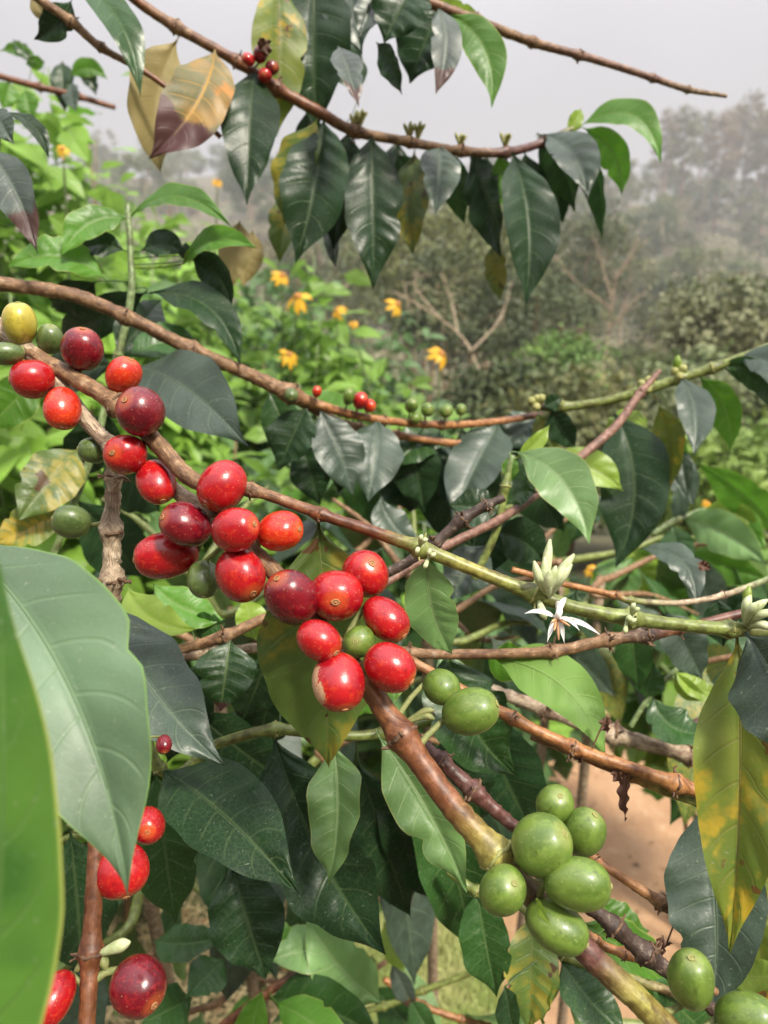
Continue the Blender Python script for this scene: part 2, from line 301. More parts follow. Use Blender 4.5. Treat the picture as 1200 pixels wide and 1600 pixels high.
# ---------------------------------------------------------------- leaves
_pu = np.array([0, .04, .09, .16, .26, .38, .50, .62, .73, .82, .885, .93, .97, 1.0])
_pw = np.array([.02, .05, .25, .56, .84, .98, 1.0, .92, .73, .49, .27, .14, .06, .0])
def prof(u): 
    x = np.linspace(0, 1, 200); y = np.interp(x, _pu, _pw); k = np.hanning(13); k /= k.sum()
    y = np.convolve(np.pad(y, 6, mode='edge'), k, 'valid'); y[-1] = 0; return np.interp(u, x, y)
def leaf_geo(P0, P1, N0, W, off=(0, 0, 0), fold=(.15, .15), nu=30, nv=12, quilt=.012, wave=.02, seed=0, Q=None, pr=.0006, curl=0.0, twist=0.0, nveins=7.5):
    g = np.random.default_rng(seed); P0 = np.asarray(P0, float); P1 = np.asarray(P1, float)
    Lc = np.linalg.norm(P1-P0); ctl = (P0+P1)/2+np.asarray(off)
    u = np.linspace(0, 1, nu+1); v = np.linspace(-1, 1, nv+1)
    C = ((1-u)**2)[:, None]*P0+(2*u*(1-u))[:, None]*ctl+(u**2)[:, None]*P1
    T = nrm(np.gradient(C, axis=0)); N = N0-T*(T@N0)[:, None]; N = nrm(N)
    tw = twist*(u-.4); B = np.cross(T, N); N2 = np.cos(tw)[:, None]*N+np.sin(tw)[:, None]*B; N = N2; B = np.cross(N, T)
    w1 = prof(u)*W/2*(1+.05*np.sin(u*g.uniform(4, 9)+g.uniform(0, 6)))
    w_ = np.stack([w1*(1+.03*np.sin(u*g.uniform(14, 26)+g.uniform(0, 6))+.03*np.sin(u*g.uniform(5, 11)+g.uniform(0, 6))-(g.uniform(.1, .3) if g.random() < .3 else 0)*np.exp(-((u-g.uniform(.3, .8))/.035)**2)) for _ in (0, 1)], -1)
    U, V = np.meshgrid(u, v, indexing='ij'); A = np.abs(V); sg = (V > 0)
    f = np.where(sg, fold[1], fold[0])*np.sin(np.clip(U*1.4, 0, 1)*math.pi/2)
    ph = U*nveins-.95*A**1.35+sg*.4
    ph = ph+.22*np.sin(U*g.uniform(5, 9)+g.uniform(0, 6))+.12*np.sin(U*g.uniform(12, 17)+sg*g.uniform(1, 5)); am = .75+.45*np.sin(U*g.uniform(4, 8)+g.uniform(0, 6)+sg*2.)
    q = am*np.abs(np.sin(math.pi*ph))**.8*np.clip(A*3, 0, 1)*np.clip((1-A)*2.5+.25, 0, 1)
    p1, p2, k1, k2 = g.uniform(0, 6, 2).tolist()+g.uniform(2.2, 4.2, 2).tolist()
    wv = A**2.2*np.where(sg, np.sin(2*math.pi*k1*U+p1), np.sin(2*math.pi*k2*U+p2))*np.sin(np.clip(U*3, 0, 1)*math.pi/2)
    ws = np.where(sg, w_[:, 1:2], w_[:, 0:1]); X = V*ws; r = A*ws
    xx = X*np.cos(f); zz = r*np.sin(f)+curl*r*A+quilt*W*q+wave*W*wv-.010*W*np.exp(-(A/.07)**2)*np.sin(math.pi*U)
    Pn = C[:, None, :]+B[:, None, :]*xx[..., None]+N[:, None, :]*zz[..., None]
    n1 = nv+1; Vx = Pn.reshape(-1, 3); F = [(i*n1+j, (i+1)*n1+j, (i+1)*n1+j+1, i*n1+j+1) for i in range(nu) for j in range(nv)]
    uv = np.stack([U, V*.5+.5], -1).reshape(-1, 2)
    # midrib ridge on the underside runs into the petiole
    Qp = P0 if Q is None else np.asarray(Q, float); k = 11
    rib = C[:int(nu*.8)]-N[:int(nu*.8)]*pr*.5
    if Q is not None and np.linalg.norm(Qp-P0) > 1e-4:
        tt = np.linspace(0, 1, 7)[:-1, None]; c2 = (Qp+P0)/2+(P0-(P0+(ctl-P0)*.25))*.6
        rib = np.concatenate([(1-tt)**2*Qp+2*tt*(1-tt)*c2+tt**2*P0, rib])
    rr = np.linspace(pr*1.15, pr*.25, len(rib)); tv, tf = tube(rib, rr, 6)
    F += [tuple(i+len(Vx) for i in t) for t in tf]; uv = np.concatenate([uv, np.broadcast_to([.3, .5], (len(tv), 2))]); Vx = np.concatenate([Vx, tv])
    return Vx, F, uv

# ---------------------------------------------------------------- a branch drawn in its place
class Branch:
    def __init__(s, label, pts, nodes=(), stubs=1.0, group='coffee branches', name='coffee_branch', cat='branch', rough=.03, spikes=True, sides=12):
        """pts: (x, y, depth, radius px, tone)"""
        W3 = np.array([P(p[0], p[1], p[2]) for p in pts]); s.base = W3[0]
        s.C = catmull(W3, 14); Rm = np.array([p[3]*p[2]/FPX for p in pts]); T = np.array([TONE[p[4]] for p in pts])
        x = np.linspace(0, len(pts)-1, len(s.C)); s.R = np.interp(x, range(len(pts)), Rm)
        tone = np.stack([np.interp(x, range(len(pts)), T[:, k]) for k in range(4)], -1)
        for i in nodes: s.R = s.R*(1+.42*np.exp(-(((x-i)*np.linalg.norm(W3[min(i+1, len(W3)-1)]-W3[i-1])/2)/(Rm[i]*1.1))**2))
        s.seed = random.randrange(10**6); g = np.random.default_rng(s.seed)
        s.C = s.C+g.standard_normal(s.C.shape)*(s.R*.02)[:, None]
        s.root = thing(name, label, cat, s.base, group)
        V, F = tube(s.C, s.R, sides, rough, s.seed); m = MB(); m.add(V, F); 
        al = np.concatenate([[0], np.cumsum(np.linalg.norm(np.diff(s.C, axis=0), axis=1))]); kk = np.abs(np.arange(sides)*2/sides-1)
        uv = np.stack([kk[None, :]*s.R[:, None]*math.pi, np.repeat(al[:, None], sides, 1)], -1).reshape(-1, 2)
        link('stem', mesh('stem', V-s.base, F, BARK, tone=np.repeat(tone, sides, 0), uv=uv), s.root)
        s.px = np.array([PX(c) for c in s.C])
        for i in nodes: s.node(W3[i], Rm[i], nrm(s.C[min(i*14+3, len(s.C)-1)]-s.C[max(i*14-3, 0)]), stubs, g, green=pts[i][4] in ('gn', 'yg', 'lg'))
    def node(s, c, r, T, k, g, green=False):
        m = MB(); ref = np.array([0, 0, 1.]) if abs(T[2]) < .8 else np.array([1., 0, 0]); a = nrm(np.cross(T, ref)); b = np.cross(T, a)
        th = np.linspace(0, 2*math.pi, 15); ring = c+(np.cos(th)[:, None]*a+np.sin(th)[:, None]*b)*(r*1.32*(1+.08*g.standard_normal(15)))[:, None]+T*(g.standard_normal(15)*r*.12)[:, None]
        ring[-1] = ring[0]; V, F = tube(ring, r*.2, 6, .15, int(g.integers(1e6))); m.add(V, F)
        n = int(round(k*7))
        for _ in range(n):
            t = g.uniform(0, 2*math.pi); d = nrm(np.cos(t)*a+np.sin(t)*b+T*g.uniform(-.3, .7)); l = r*g.uniform(.5, 1.3)*(.6+.5*k)
            p = c+(np.cos(t)*a+np.sin(t)*b)*r*1.1+T*g.uniform(-.4, .4)*r; mid = p+d*l*.55+g.standard_normal(3)*l*.12
            V, F = tube(catmull([p, mid, p+d*l], 4), np.linspace(r*.24, r*.09, 9), 6, .15, int(g.integers(1e6))); m.add(V, F)
        link('node', m.mesh('node', GSTUB if green else STUB, s.base), s.root)
    def near(s, x, y):
        i = int(np.argmin((s.px[:, 0]-x)**2+(s.px[:, 1]-y)**2)); return s.C[i], s.px[i, 2], s.R[i]
    def leaf(s, bx, by, tx, ty, w, mat, dd=0.0, roll=0, fold=12, bend=0, bow=.06, db=None, wave=.035, quilt=.042, curl=0.0, label=None, twist=0.0, flip=False, nv=7.5, hi=False, petiole=True):
        q, dq, rq = s.near(bx, by); d0 = dq if db is None else dq+db; d1 = d0+dd
        P0, P1 = P(bx, by, d0), P(tx, ty, d1); T = nrm(P1-P0); L = np.linalg.norm(P1-P0); mid = (P0+P1)/2
        Fc = nrm(CAMP-mid); N = nrm(Fc-T*(T@Fc)); a = R(roll); B = np.cross(T, N); Nr = N*math.cos(a)+B*math.sin(a)
        if flip: Nr = -Nr
        fl = fold if isinstance(fold, tuple) else (fold, fold)
        ca = max(.4, abs(math.cos(a))); Wm = w*((d0+d1)/2)/FPX/ca/max(.5, math.cos(R((abs(fl[0])+abs(fl[1]))/2)))
        if mat in ('gy', 'wx'): P1 = P(tx, ty, d1-.22*L)
        d1 = PX(P1)[2]; T = nrm(P1-P0); L = np.linalg.norm(P1-P0); mid = (P0+P1)/2; Fc = nrm(CAMP-mid); N = nrm(Fc-T*(T@Fc)); B = np.cross(T, N); Nr = (N*math.cos(a)+B*math.sin(a))*(-1 if flip else 1)
        pd = np.array([-(ty-by), tx-bx]); pd = pd/np.linalg.norm(pd)      # picture-left of a leaf pointing down
        bp = pd
        off = (bp[0]*RT-bp[1]*UP)*bend*((d0+d1)/2)/FPX*2+Nr*bow*L*2
        sd_ = random.randrange(10**6)
        V, F, uv = leaf_geo(P0, P1, Nr, Wm, off, (R(fl[0]), R(fl[1])), 40 if hi else 30, 16 if hi else 12, quilt, wave, sd_, q if petiole else None, max(.00035, Wm*.011), curl, R(twist+random.uniform(-16, 16)), nv)
        o = link('leaf', mesh('leaf', V-s.base, F, LEAFM[mat], uv=uv), s.root)
        if label: o['label'] = label
        return o
    def cherry(s, x, y, a, b, sx, sy, mat, dz=0.0, label=None, spin=0.0, name='coffee_cherry', stalk=True):
        q, dq, rq = s.near(x, y); d = dq+dz*.001; c = P(x, y, d); ra, rb = a*d/FPX, b*d/FPX
        sz = math.sqrt(max(0.02, 1-sx*sx-sy*sy)); ax = nrm(sx*RT-sy*UP-sz*FW)
        Z = Vector(ax); X = Z.orthogonal().normalized(); Y = Z.cross(X); M3 = Matrix((X, Y, Z)).transposed() @ Matrix.Rotation(random.uniform(0, 6.28), 3, 'Z')
        if isinstance(spin, tuple):
            X = Vector(spin[0]*RT-spin[1]*UP-.35*FW); X = (X-Z*X.dot(Z)).normalized(); M3 = Matrix((X, Z.cross(X), Z)).transposed()
        M = Matrix.Translation(Vector(c-s.base)) @ M3.to_4x4() @ Matrix.Diagonal((rb*random.uniform(.97, 1.03), rb*random.uniform(.97, 1.03), ra, 1))
        o = link(name, fruit_mesh(mat, random.randrange(4)), s.root); o.matrix_local = M
        if label: o['label'] = label
        sc = link('blossom_scar', scar_mesh(mat in ('gre', 'dgr', 'yel')), o); sc.matrix_local = Matrix.Translation((0, 0, .955)) @ Matrix.Rotation(random.uniform(0, 6), 4, 'Z') @ Matrix.Diagonal((random.uniform(.75, 1.15), random.uniform(.75, 1.1), rb/ra, 1))
        if stalk:
            e = c-ax*ra*.93; mid = (e+q)/2+(e-c)*.15; V, F = tube(catmull([e, mid, q], 5), np.linspace(rb*.13, rb*.17, 11), 8, .06, random.randrange(9999))
            st = link('stalk', mesh('stalk', V-s.base, F, STALK), o); st.matrix_parent_inverse = M.inverted()
        return o
    def part(s, name, mb, mat): return link(name, mb.mesh(name, mat, s.base), s.root)
    def shoot(s, x, y, dirs, ln, r, mat, name='bud', db=0.0):
        """pointed bud / young stipule: direction in picture space (dx, dy, toward the camera)"""
        q, d, rq = s.near(x, y); out = []
        for dx, dy, dzz in dirs:
            p = P(x, y, d+db); v = nrm(dx*RT-dy*UP-dzz*FW); l = ln*d/FPX*random.uniform(.85, 1.1); rr = r*d/FPX
            side = nrm(np.cross(v, FW)); C = catmull([q, q+(p-q)+v*l*.5+side*l*.04, p+v*l], 8); t = np.linspace(0, 1, len(C))
            V, F = tube(C, rr*(.25+.9*np.sin(np.clip(t*1.02, 0, 1)**1.5*math.pi)**.8), 8); m = MB(); m.add(V, F); out.append(s.part(name, m, mat))
        return out
_fm = {}
def fruit_mesh(mat, k):
    if (mat, k) in _fm: return _fm[mat, k]
    g = np.random.default_rng(100+k); nu, nv = 22, 32; V = []; el = g.uniform(-.075, .075); ph = g.uniform(0, 6); dn = nrm(g.standard_normal((5, 3))); da = g.uniform(-.05, .03, 5)
    for i in range(nu+1):
        t = math.pi*i/nu; z = math.cos(t); r = math.sin(t)**.94
        if z > .8: z -= (z-.8)**2*1.1
        if z < -.88: z += (z+.88)**2*1.5
        r *= 1+.035*z*(1 if k % 2 else -.4)
        for j in range(nv):
            a = 2*math.pi*j/nv; q = r*(1+el*math.cos(2*a+ph)+.012*math.cos(3*a+ph*2)); p3 = np.array([q*math.cos(a), q*math.sin(a), z]); V.append(p3*(1+float(np.sum(da*np.exp(-np.sum((dn-p3)**2, 1)/.35)))))
    F = [(i*nv+j, (i+1)*nv+j, (i+1)*nv+(j+1) % nv, i*nv+(j+1) % nv) for i in range(nu) for j in range(nv)]
    _fm[mat, k] = mesh('coffee_cherry', V, F, CHM[mat]); return _fm[mat, k]
_sm = {}
def scar_mesh(green):
    if green in _sm: return _sm[green]
    m = MB(); th = np.linspace(0, 2*math.pi, 19); ring = np.stack([np.cos(th)*.13, np.sin(th)*.13, np.full(19, .012)], -1); g = np.random.default_rng(3)
    ring[:-1] += g.standard_normal((18, 3))*.008; ring[-1] = ring[0]
    V, F = tube(ring, .034, 6, .1, 5); m.add(V, F)
    a = np.linspace(0, 2*math.pi, 12, endpoint=False); V = [(0, 0, .03)]+[(math.cos(t)*.12, math.sin(t)*.12, .0) for t in a]; m.add(V, [(0, 1+i, 1+(i+1) % 12) for i in range(12)])
    V, F = tube([(0, 0, .0), (.01, 0, .07)], [.035, .025], 6); m.add(V, F)
    _sm[green] = m.mesh('blossom_scar', SCARM if not green else GSTUB); return _sm[green]

# ---------------------------------------------------------------- the branches of the photograph, nearest first
def near_branches():
    A = Branch('thick fruiting branch crossing the whole picture diagonally with red and green coffee cherries', [
        (-60, 470, .292, 15, 'pg'), (10, 522, .288, 15, 'pg'), (70, 572, .285, 14, 'pg'), (128, 648, .282, 13, 'pg'), (176, 698, .278, 12, 'pg'), (258, 755, .272, 12, 'pg'),
        (335, 812, .262, 13, 'br'), (425, 890, .254, 14, 'br'), (505, 985, .248, 15, 'br'), (568, 1062, .242, 17, 'or'), (628, 1150, .236, 19, 'rb'), (700, 1250, .230, 20, 'rb'), (775, 1335, .226, 21, 'yg'),
        (850, 1420, .223, 19, 'pu'), (925, 1495, .220, 20, 'pu'), (1000, 1565, .217, 20, 'yg'), (1075, 1640, .215, 20, 'pu')], nodes=(4, 6, 10, 12), stubs=.5, rough=.02)
    C = A.cherry
    for x, y, a, b, sx, sy, m, dz in [
        (51, 592, 34, 33, -.93, .15, 'red', -6), (98, 638, 36, 27, .1, .93, 'ora', -9), (244, 753, 40, 29, .42, .78, 'red', -6), (196, 710, 34, 33, -.28, .0, 'red', -12),
        (290, 820, 42, 37, -.72, -.3, 'dar', -7), (368, 828, 41, 34, .84, -.25, 'red', -14), (437, 830, 38, 33, .9, -.1, 'ora', -4),
        (260, 868, 51, 35, -.96, .15, 'red', 3), (376, 898, 45, 39, .55, .62, 'red', -5), (456, 934, 50, 41, -.4, -.68, 'dar', -12), (525, 930, 47, 42, .05, .12, 'red', -4),
        (571, 897, 39, 36, .3, -.5, 'red', 5), (603, 967, 43, 34, .68, .58, 'red', 0), (499, 1001, 38, 33, .75, .45, 'sca', -17), (609, 1043, 44, 38, .8, .45, 'red', -9), (529, 1066, 48, 40, .25, .8, 'sca', -15)]:
        C(x, y, a, b, sx, sy, m, dz, spin=(-.8, .6) if y > 1050 else (.8, .5))
    C(347, 760, 43, 40, -.5, .75, 'red', -8)
    for x, y, a, b, sx, sy, m, dz in [
        (31, 506, 34, 27, .1, -.9, 'yel', -4), (78, 530, 24, 20, .3, -.8, 'dgr', 2), (8, 553, 28, 18, -.9, .1, 'dgr', -12), (147, 704, 25, 21, -.95, -.1, 'dgr', 6),
        (318, 905, 31, 25, .1, .9, 'dgr', 6), (561, 1003, 26, 25, -.2, -.2, 'gre', -4), (690, 1073, 31, 28, .6, .3, 'gre', 14), (735, 1111, 47, 36, .87, -.35, 'gre', 8),
        (867, 1257, 33, 30, .1, -.7, 'gre', 6), (912, 1300, 41, 31, .35, -.85, 'gre', 3), (847, 1320, 49, 44, .62, -.6, 'gre', -8), (785, 1391, 42, 37, .35, -.62, 'gre', -12),
        (902, 1381, 53, 39, .96, -.05, 'gre', -12), (870, 1448, 52, 36, .85, .4, 'gre', -8), (1080, 1530, 53, 37, -.15, -.9, 'gre', 2), (1166, 1588, 48, 34, .8, -.35, 'gre', 0)]:
        C(x, y, a, b, sx, sy, m, dz)
    A.leaf(838, 1405, 862, 1446, 14, 'yg', dd=-.012, db=-.012, roll=30)
    # the stub below the second node with a leaf pair
    A.shoot(644, 1118, [(.9, -.25, .1), (1, .1, .2)], 34, 5, STALK, 'flower_stalk')

    B = Branch('slender side branch turning from brown bark to green with white blossom and flower buds', [
        (40, 548, .286, 12, 'br'), (112, 588, .281, 13, 'br'), (185, 634, .274, 14, 'br'), (245, 692, .266, 14, 'br'), (305, 752, .260, 13, 'br'), (393, 766, .259, 9, 'br'), (500, 803, .258, 9, 'rb'),
        (590, 833, .257, 9, 'rb'), (655, 856, .256, 12, 'gn'), (740, 890, .256, 10, 'yg'), (833, 927, .256, 12, 'gn'), (900, 950, .257, 11, 'gn'), (985, 966, .259, 12, 'gn'), (1060, 976, .261, 10, 'gn'), (1140, 983, .264, 11, 'gn'), (1260, 990, .270, 9, 'lg')],
        nodes=(2, 5, 6, 8, 10, 12, 14), stubs=.55)
    for x, y, a, b, sx, sy, m, dz in [(129, 545, 34, 32, .2, -.85, 'dar', -3), (193, 587, 31, 27, .5, -.78, 'ora', 2), (220, 643, 38, 38, -.4, -.38, 'dar', -12)]:
        B.cherry(x, y, a, b, sx, sy, m, dz)
    B.leaf(497, 815, 512, 1195, 190, 'ol', dd=.025, db=.006, roll=-12, fold=(10, 4), bow=.03, label='olive green leaf blotched with yellow behind the cherries', hi=True)
    B.leaf(668, 868, 706, 1022, 84, 'pl', dd=.012, db=.004, roll=10, fold=8, wave=.05, bend=12, bow=.02)
    B.leaf(1152, 993, 1140, 1492, 118, 'yo', dd=-.015, db=.004, roll=14, fold=(22, 20), bow=.03, wave=.045, label='large yellowing leaf with brown spots', hi=True, bend=-14)
    B.leaf(1168, 990, 1282, 1210, 130, 'gy', dd=-.02, db=-.004, roll=30, fold=16, bend=-12)
    B.shoot(858, 938, [(-.12, -1, .1), (.38, -1, .25), (-.42, -1, .2), (.1, -1, .4), (.6, -1.1, .3), (-.1, -.7, .5)], 62, 6.3, BUDM, 'flower_bud', db=-.006)
    B.shoot(855, 935, [(.55, -.95, .1), (0.05, -1, 0)], 88, 7, BUDM, 'flower_bud', db=-.002)
    B.shoot(838, 938, [(.4, .9, .2)], 30, 6, BUDM, 'flower_bud', db=-.004)
    B.shoot(1160, 972, [(.25, -1, .1), (.7, -.8, .3), (.9, -.4, .4), (.2, -.6, .5), (1, .2, .3)], 50, 6, BUDM, 'flower_bud', db=-.006)
    B.shoot(1166, 965, [(.05, -1, .1)], 56, 6, LEAFM['br'], 'stipule', db=-.004)
    for nx, ny in ((655, 850), (985, 958), (978, 975), (668, 872)):
        B.shoot(nx, ny, [(.3, -1, .4), (.8, -.5, .4), (-.3, .8, .5)], 18, 3.4, BUDM, 'flower_bud', db=-.008)
    # the open blossom: a tube, five narrow petals and their anthers
    q, d, rq = B.near(872, 940); c = P(870, 966, d-.010); tb = MB(); V, F = tube(catmull([q, P(874, 955, d-.012), c], 6), [.0011]*13, 8); tb.add(V, F)
    fl = B.part('coffee_flower', tb, PETAL)
    for tx, ty, dz in ((819, 959, -.004), (939, 993, -.004), (906, 986, -.016), (855, 1004, -.004), (885, 934, .006), (882, 1006, -.002)):
        t = P(tx, ty, d-.010+dz); V, F, uv = leaf_geo(c, t, nrm(CAMP-c+np.array([0, -.1, .25])), .0021, (0, 0, .003), (.5, .5), 12, 6, 0, .0, 3, None, .0003)
        o = link('petal', mesh('petal', V-B.base, F, PETAL, uv=uv), fl); 
    for tx, ty in ((866, 985), (890, 978), (873, 1000), (897, 968), (862, 972)):
        V, F = tube(catmull([c, P(tx, ty, d-.016)], 3), [.00035, .0004, .0005, .0002], 6); link('anther', mesh('anther', V-B.base, F, ANTHER), fl)

    D = Branch('pale upright twig at the left carrying one round green berry', [(180, 690, .285, 11, 'pg'), (178, 745, .286, 11, 'pg'), (174, 830, .288, 13, 'pg'), (176, 905, .290, 14, 'pg'), (170, 990, .292, 13, 'pg'), (160, 1120, .285, 12, 'br')], nodes=(1, 2, 3), stubs=.8, rough=.1)
    D.cherry(112, 815, 30, 26, -.9, -.2, 'dgr', -2)
    D2 = Branch('reddish brown upright twig at the lower left with ripe cherries', [(152, 1120, .262, 9, 'rb'), (152, 1200, .256, 10, 'br'), (152, 1282, .250, 12, 'rb'), (147, 1380, .243, 13, 'rb'), (142, 1490, .237, 15, 'rb'), (138, 1560, .232, 13, 'rb'), (132, 1680, .226, 14, 'rb')], nodes=(2, 4), stubs=.7)
    for x, y, a, b, sx, sy, m, dz in [(231, 1290, 34, 27, .3, -.1, 'red', 12), (190, 1360, 42, 39, .35, .8, 'red', 4), (216, 1541, 46, 42, .75, .3, 'dar', -2), (84, 1561, 42, 30, -.3, .6, 'red', -2), (256, 1163, 16, 13, .3, .6, 'dar', 25)]:
        D2.cherry(x, y, a, b, sx, sy, m, dz)
    D2.shoot(160, 1492, [(1, -.55, .2)], 58, 9, BUDM, 'stipule'); D2.shoot(150, 1480, [(-.8, .9, .2), (.6, .9, .3)], 44, 7, STALK, 'flower_stalk')
    D2.shoot(150, 1282, [(-1, .1, .2), (-.9, .4, .2)], 40, 6, STALK, 'flower_stalk')

    H1 = Branch('stout stem at the left edge bearing the two largest leaves close up', [(-150, 700, .20, 14, 'lg'), (-130, 900, .195, 14, 'gn'), (-160, 1200, .19, 15, 'gn'), (-170, 1700, .185, 15, 'rb')], nodes=(1,), stubs=.3)
    H1.leaf(-70, 838, 200, 1398, 215, 'wx', dd=-.008, db=.0, roll=8, fold=(9, 22), bend=-62, bow=.05, wave=.03, quilt=.018, label='broad waxy leaf tinted pale as sky sheen with drooping tip', hi=True, nv=7)
    H1.leaf(-60, 1900, -2, 868, 168, 'hero', dd=-.01, db=-.06, roll=-6, fold=(8, 14), bend=34, bow=.03, wave=.012, quilt=.004, label='out of focus bright green leaf with yellow rim', hi=True, petiole=False)

    E_ = Branch('dark leafy twig behind the lower left cherries', [(95, 905, .33, 8, 'br'), (165, 940, .325, 8, 'gn'), (250, 1200, .33, 8, 'gn'), (340, 1162, .335, 8, 'gn'), (430, 1140, .34, 9, 'gn'), (520, 1150, .345, 8, 'gn'), (600, 1145, .35, 8, 'gn'), (700, 1120, .36, 7, 'gn')], nodes=(2, 4, 6), stubs=.3)
    l = E_.leaf
    l(165, 940, 350, 1196, 128, 'gy', dd=-.015, roll=-14, fold=(10, 14), bend=26, bow=.05, label='glossy grey green leaf beside the large pale leaf', hi=True)
    l(254, 1203, 468, 1398, 138, 'dk', dd=-.06, roll=-16, fold=(16, 20), bend=-6, hi=True)
    l(428, 1150, 602, 1490, 150, 'ds', dd=-.015, roll=8, fold=(14, 12), bend=18, bow=.05, label='dark leaf with small rusty spots', hi=True)
    l(520, 1160, 513, 1384, 86, 'pl', dd=-.015, db=-.03, roll=14, fold=(8, 42), bend=-14, wave=.08, label='light green young leaf hanging over the dark one')
    l(593, 1152, 730, 1392, 92, 'pl', dd=-.02, db=-.03, roll=12, fold=(16, 22), wave=.06, bend=-12, label='light green leaf with wavy margin')
    l(362, 1352, 416, 1528, 118, 'dk', dd=-.01, db=.04, roll=10, fold=6)
    l(243, 1208, 274, 1442, 105, 'md', dd=.0, db=.035, roll=4, fold=10)
    l(110, 1300, 128, 1520, 110, 'dk', dd=.01, db=.05, roll=-6, fold=10)
    l(560, 1190, 640, 1430, 120, 'dk', dd=.01, db=.05, roll=6, fold=10); l(620, 1170, 700, 1420, 140, 'dk', dd=.0, db=.055, roll=-10, fold=8)
    l(660, 1180, 738, 1488, 120, 'md', dd=.0, db=.03, roll=-18, fold=12, label='deep green leaf behind the reddish stem')
    l(360, 1000, 345, 1112, 92, 'bt', dd=-.01, db=.0, roll=6, fold=8, petiole=False, label='small dark leaf with brown withered tip')
    l(690, 1150, 740, 1300, 110, 'dk', dd=.01, db=.04, roll=-10); l(740, 1100, 832, 1300, 120, 'dk', dd=.01, db=.05, roll=14, fold=10)
    l(300, 1110, 460, 1230, 90, 'dk', dd=.01, db=.05, roll=20); l(440, 1010, 400, 1180, 100, 'dk', dd=.02, db=.06)

    F_ = Branch('thin brown twig passing behind the red cherries to the right with withered flowers', [(270, 1018, .345, 8, 'br'), (350, 995, .345, 9, 'br'), (440, 962, .35, 8, 'br'), (550, 1000, .345, 8, 'rb'), (640, 1020, .34, 8, 'br'), (760, 1022, .335, 8, 'br'), (862, 1018, .33, 9, 'br'), (950, 1000, .33, 9, 'br'), (1010, 992, .33, 11, 'dd'), (1060, 983, .335, 7, 'rb'), (1165, 957, .34, 7, 'pu')], nodes=(1, 4, 6, 7, 8, 9), stubs=1.5)
    l = F_.leaf
    l(200, 918, 308, 984, 58, 'yg', dd=-.02, db=.01, roll=-20, fold=(16, 24), bend=26, petiole=False, label='small shiny yellow green leaf curling over')
    l(240, 912, 352, 968, 62, 'br', dd=.0, db=.02, roll=-20, fold=10, bend=16); l(300, 980, 352, 975, 50, 'md', dd=0, db=.02, roll=20)
    l(352, 992, 345, 1000, 20, 'br'); l(698, 1016, 806, 1212, 120, 'md', dd=-.01, db=.01, roll=-20, fold=(12, 26), bend=26, bow=.05, label='mid green leaf behind the two green berries', hi=True)
    l(768, 1028, 946, 1182, 88, 'br', dd=-.03, db=.004, roll=160, fold=(-12, -10), bend=-36, bow=-.03, label='leaf seen from its pale green underside')
    l(690, 1010, 720, 1180, 70, 'pl', dd=.0, db=.02, roll=-30, fold=20); l(400, 1000, 380, 935, 50, 'yg', db=.01, roll=20)
    l(640, 1060, 560, 1120, 60, 'br', db=.01, roll=20, bend=10); l(760, 1020, 830, 1010, 60, 'br', db=.02, roll=30, bend=14)
    F2 = Branch('second thin grey twig running beneath the withered one', [(230, 1030, .37, 7, 'gy'), (330, 1022, .37, 8, 'gy'), (420, 1012, .37, 8, 'gy'), (540, 1022, .37, 7, 'br')], nodes=(1, 2), stubs=.6)
    F2.leaf(310, 1035, 262, 1190, 95, 'dk', dd=.01, roll=8); F2.leaf(420, 1020, 380, 1120, 80, 'dk', dd=.02, roll=-14); F2.leaf(460, 1018, 520, 900, 80, 'md', dd=.02, roll=-14)

    M_ = Branch('orange brown leafless twig above the dirt path', [(600, 1010, .325, 8, 'br'), (690, 1060, .318, 8, 'or'), (800, 1122, .31, 9, 'or'), (895, 1168, .305, 10, 'or'), (985, 1200, .30, 10, 'or'), (1055, 1224, .298, 12, 'or'), (1130, 1250, .296, 9, 'or')], nodes=(2, 3, 5), stubs=1.0)
    M2 = Branch('greenish lower twig of the crossing pair above the path', [(830, 1150, .312, 6, 'br'), (905, 1180, .308, 7, 'rb'), (985, 1212, .305, 8, 'or'), (1040, 1236, .302, 8, 'yg'), (1095, 1255, .30, 7, 'gn'), (1150, 1276, .30, 6, 'gn')], nodes=(2, 4), stubs=.4)
    M2.leaf(1093, 1258, 1112, 1584, 142, 'gy', dd=-.01, db=.0, roll=6, fold=(14, 12), bend=-18, bow=.04, quilt=.03, label='grey green veined leaf hanging at the lower right', hi=True)
    for x, y, x2, y2 in ((905, 1170, 908, 1192), (980, 1205, 978, 1282), (963, 1198, 972, 1226), (948, 1118, 950, 1146), (1040, 1480, 1036, 1470)):
        M_.leaf(x, y, x2, y2, 14, 'bn', dd=.0, roll=30, fold=40, wave=.2, label='withered brown leaf remnant')
    N_ = Branch('pale lichen crusted twig crossing above the dirt path', [(760, 1075, .46, 9, 'pg'), (850, 1108, .455, 10, 'pg'), (960, 1148, .45, 12, 'pg'), (1075, 1180, .445, 12, 'pg'), (1180, 1215, .44, 10, 'pg')], nodes=(1, 2, 3), stubs=.9, rough=.12)
    N3 = Branch('short reddish twig rising from the lichen crusted one', [(1075, 1178, .446, 6, 'pg'), (1040, 1150, .448, 6, 'pu'), (1060, 1140, .45, 6, 'pu'), (1150, 1105, .45, 6, 'pu')], nodes=(2,), stubs=.4)
    Q_ = Branch('green seedling shoot with small fresh leaves above the path', [(985, 1136, .44, 4, 'lg'), (1008, 1098, .44, 4, 'lg'), (1030, 1072, .44, 4, 'lg'), (1058, 1045, .44, 4, 'lg')], nodes=(), stubs=0)
    l = Q_.leaf
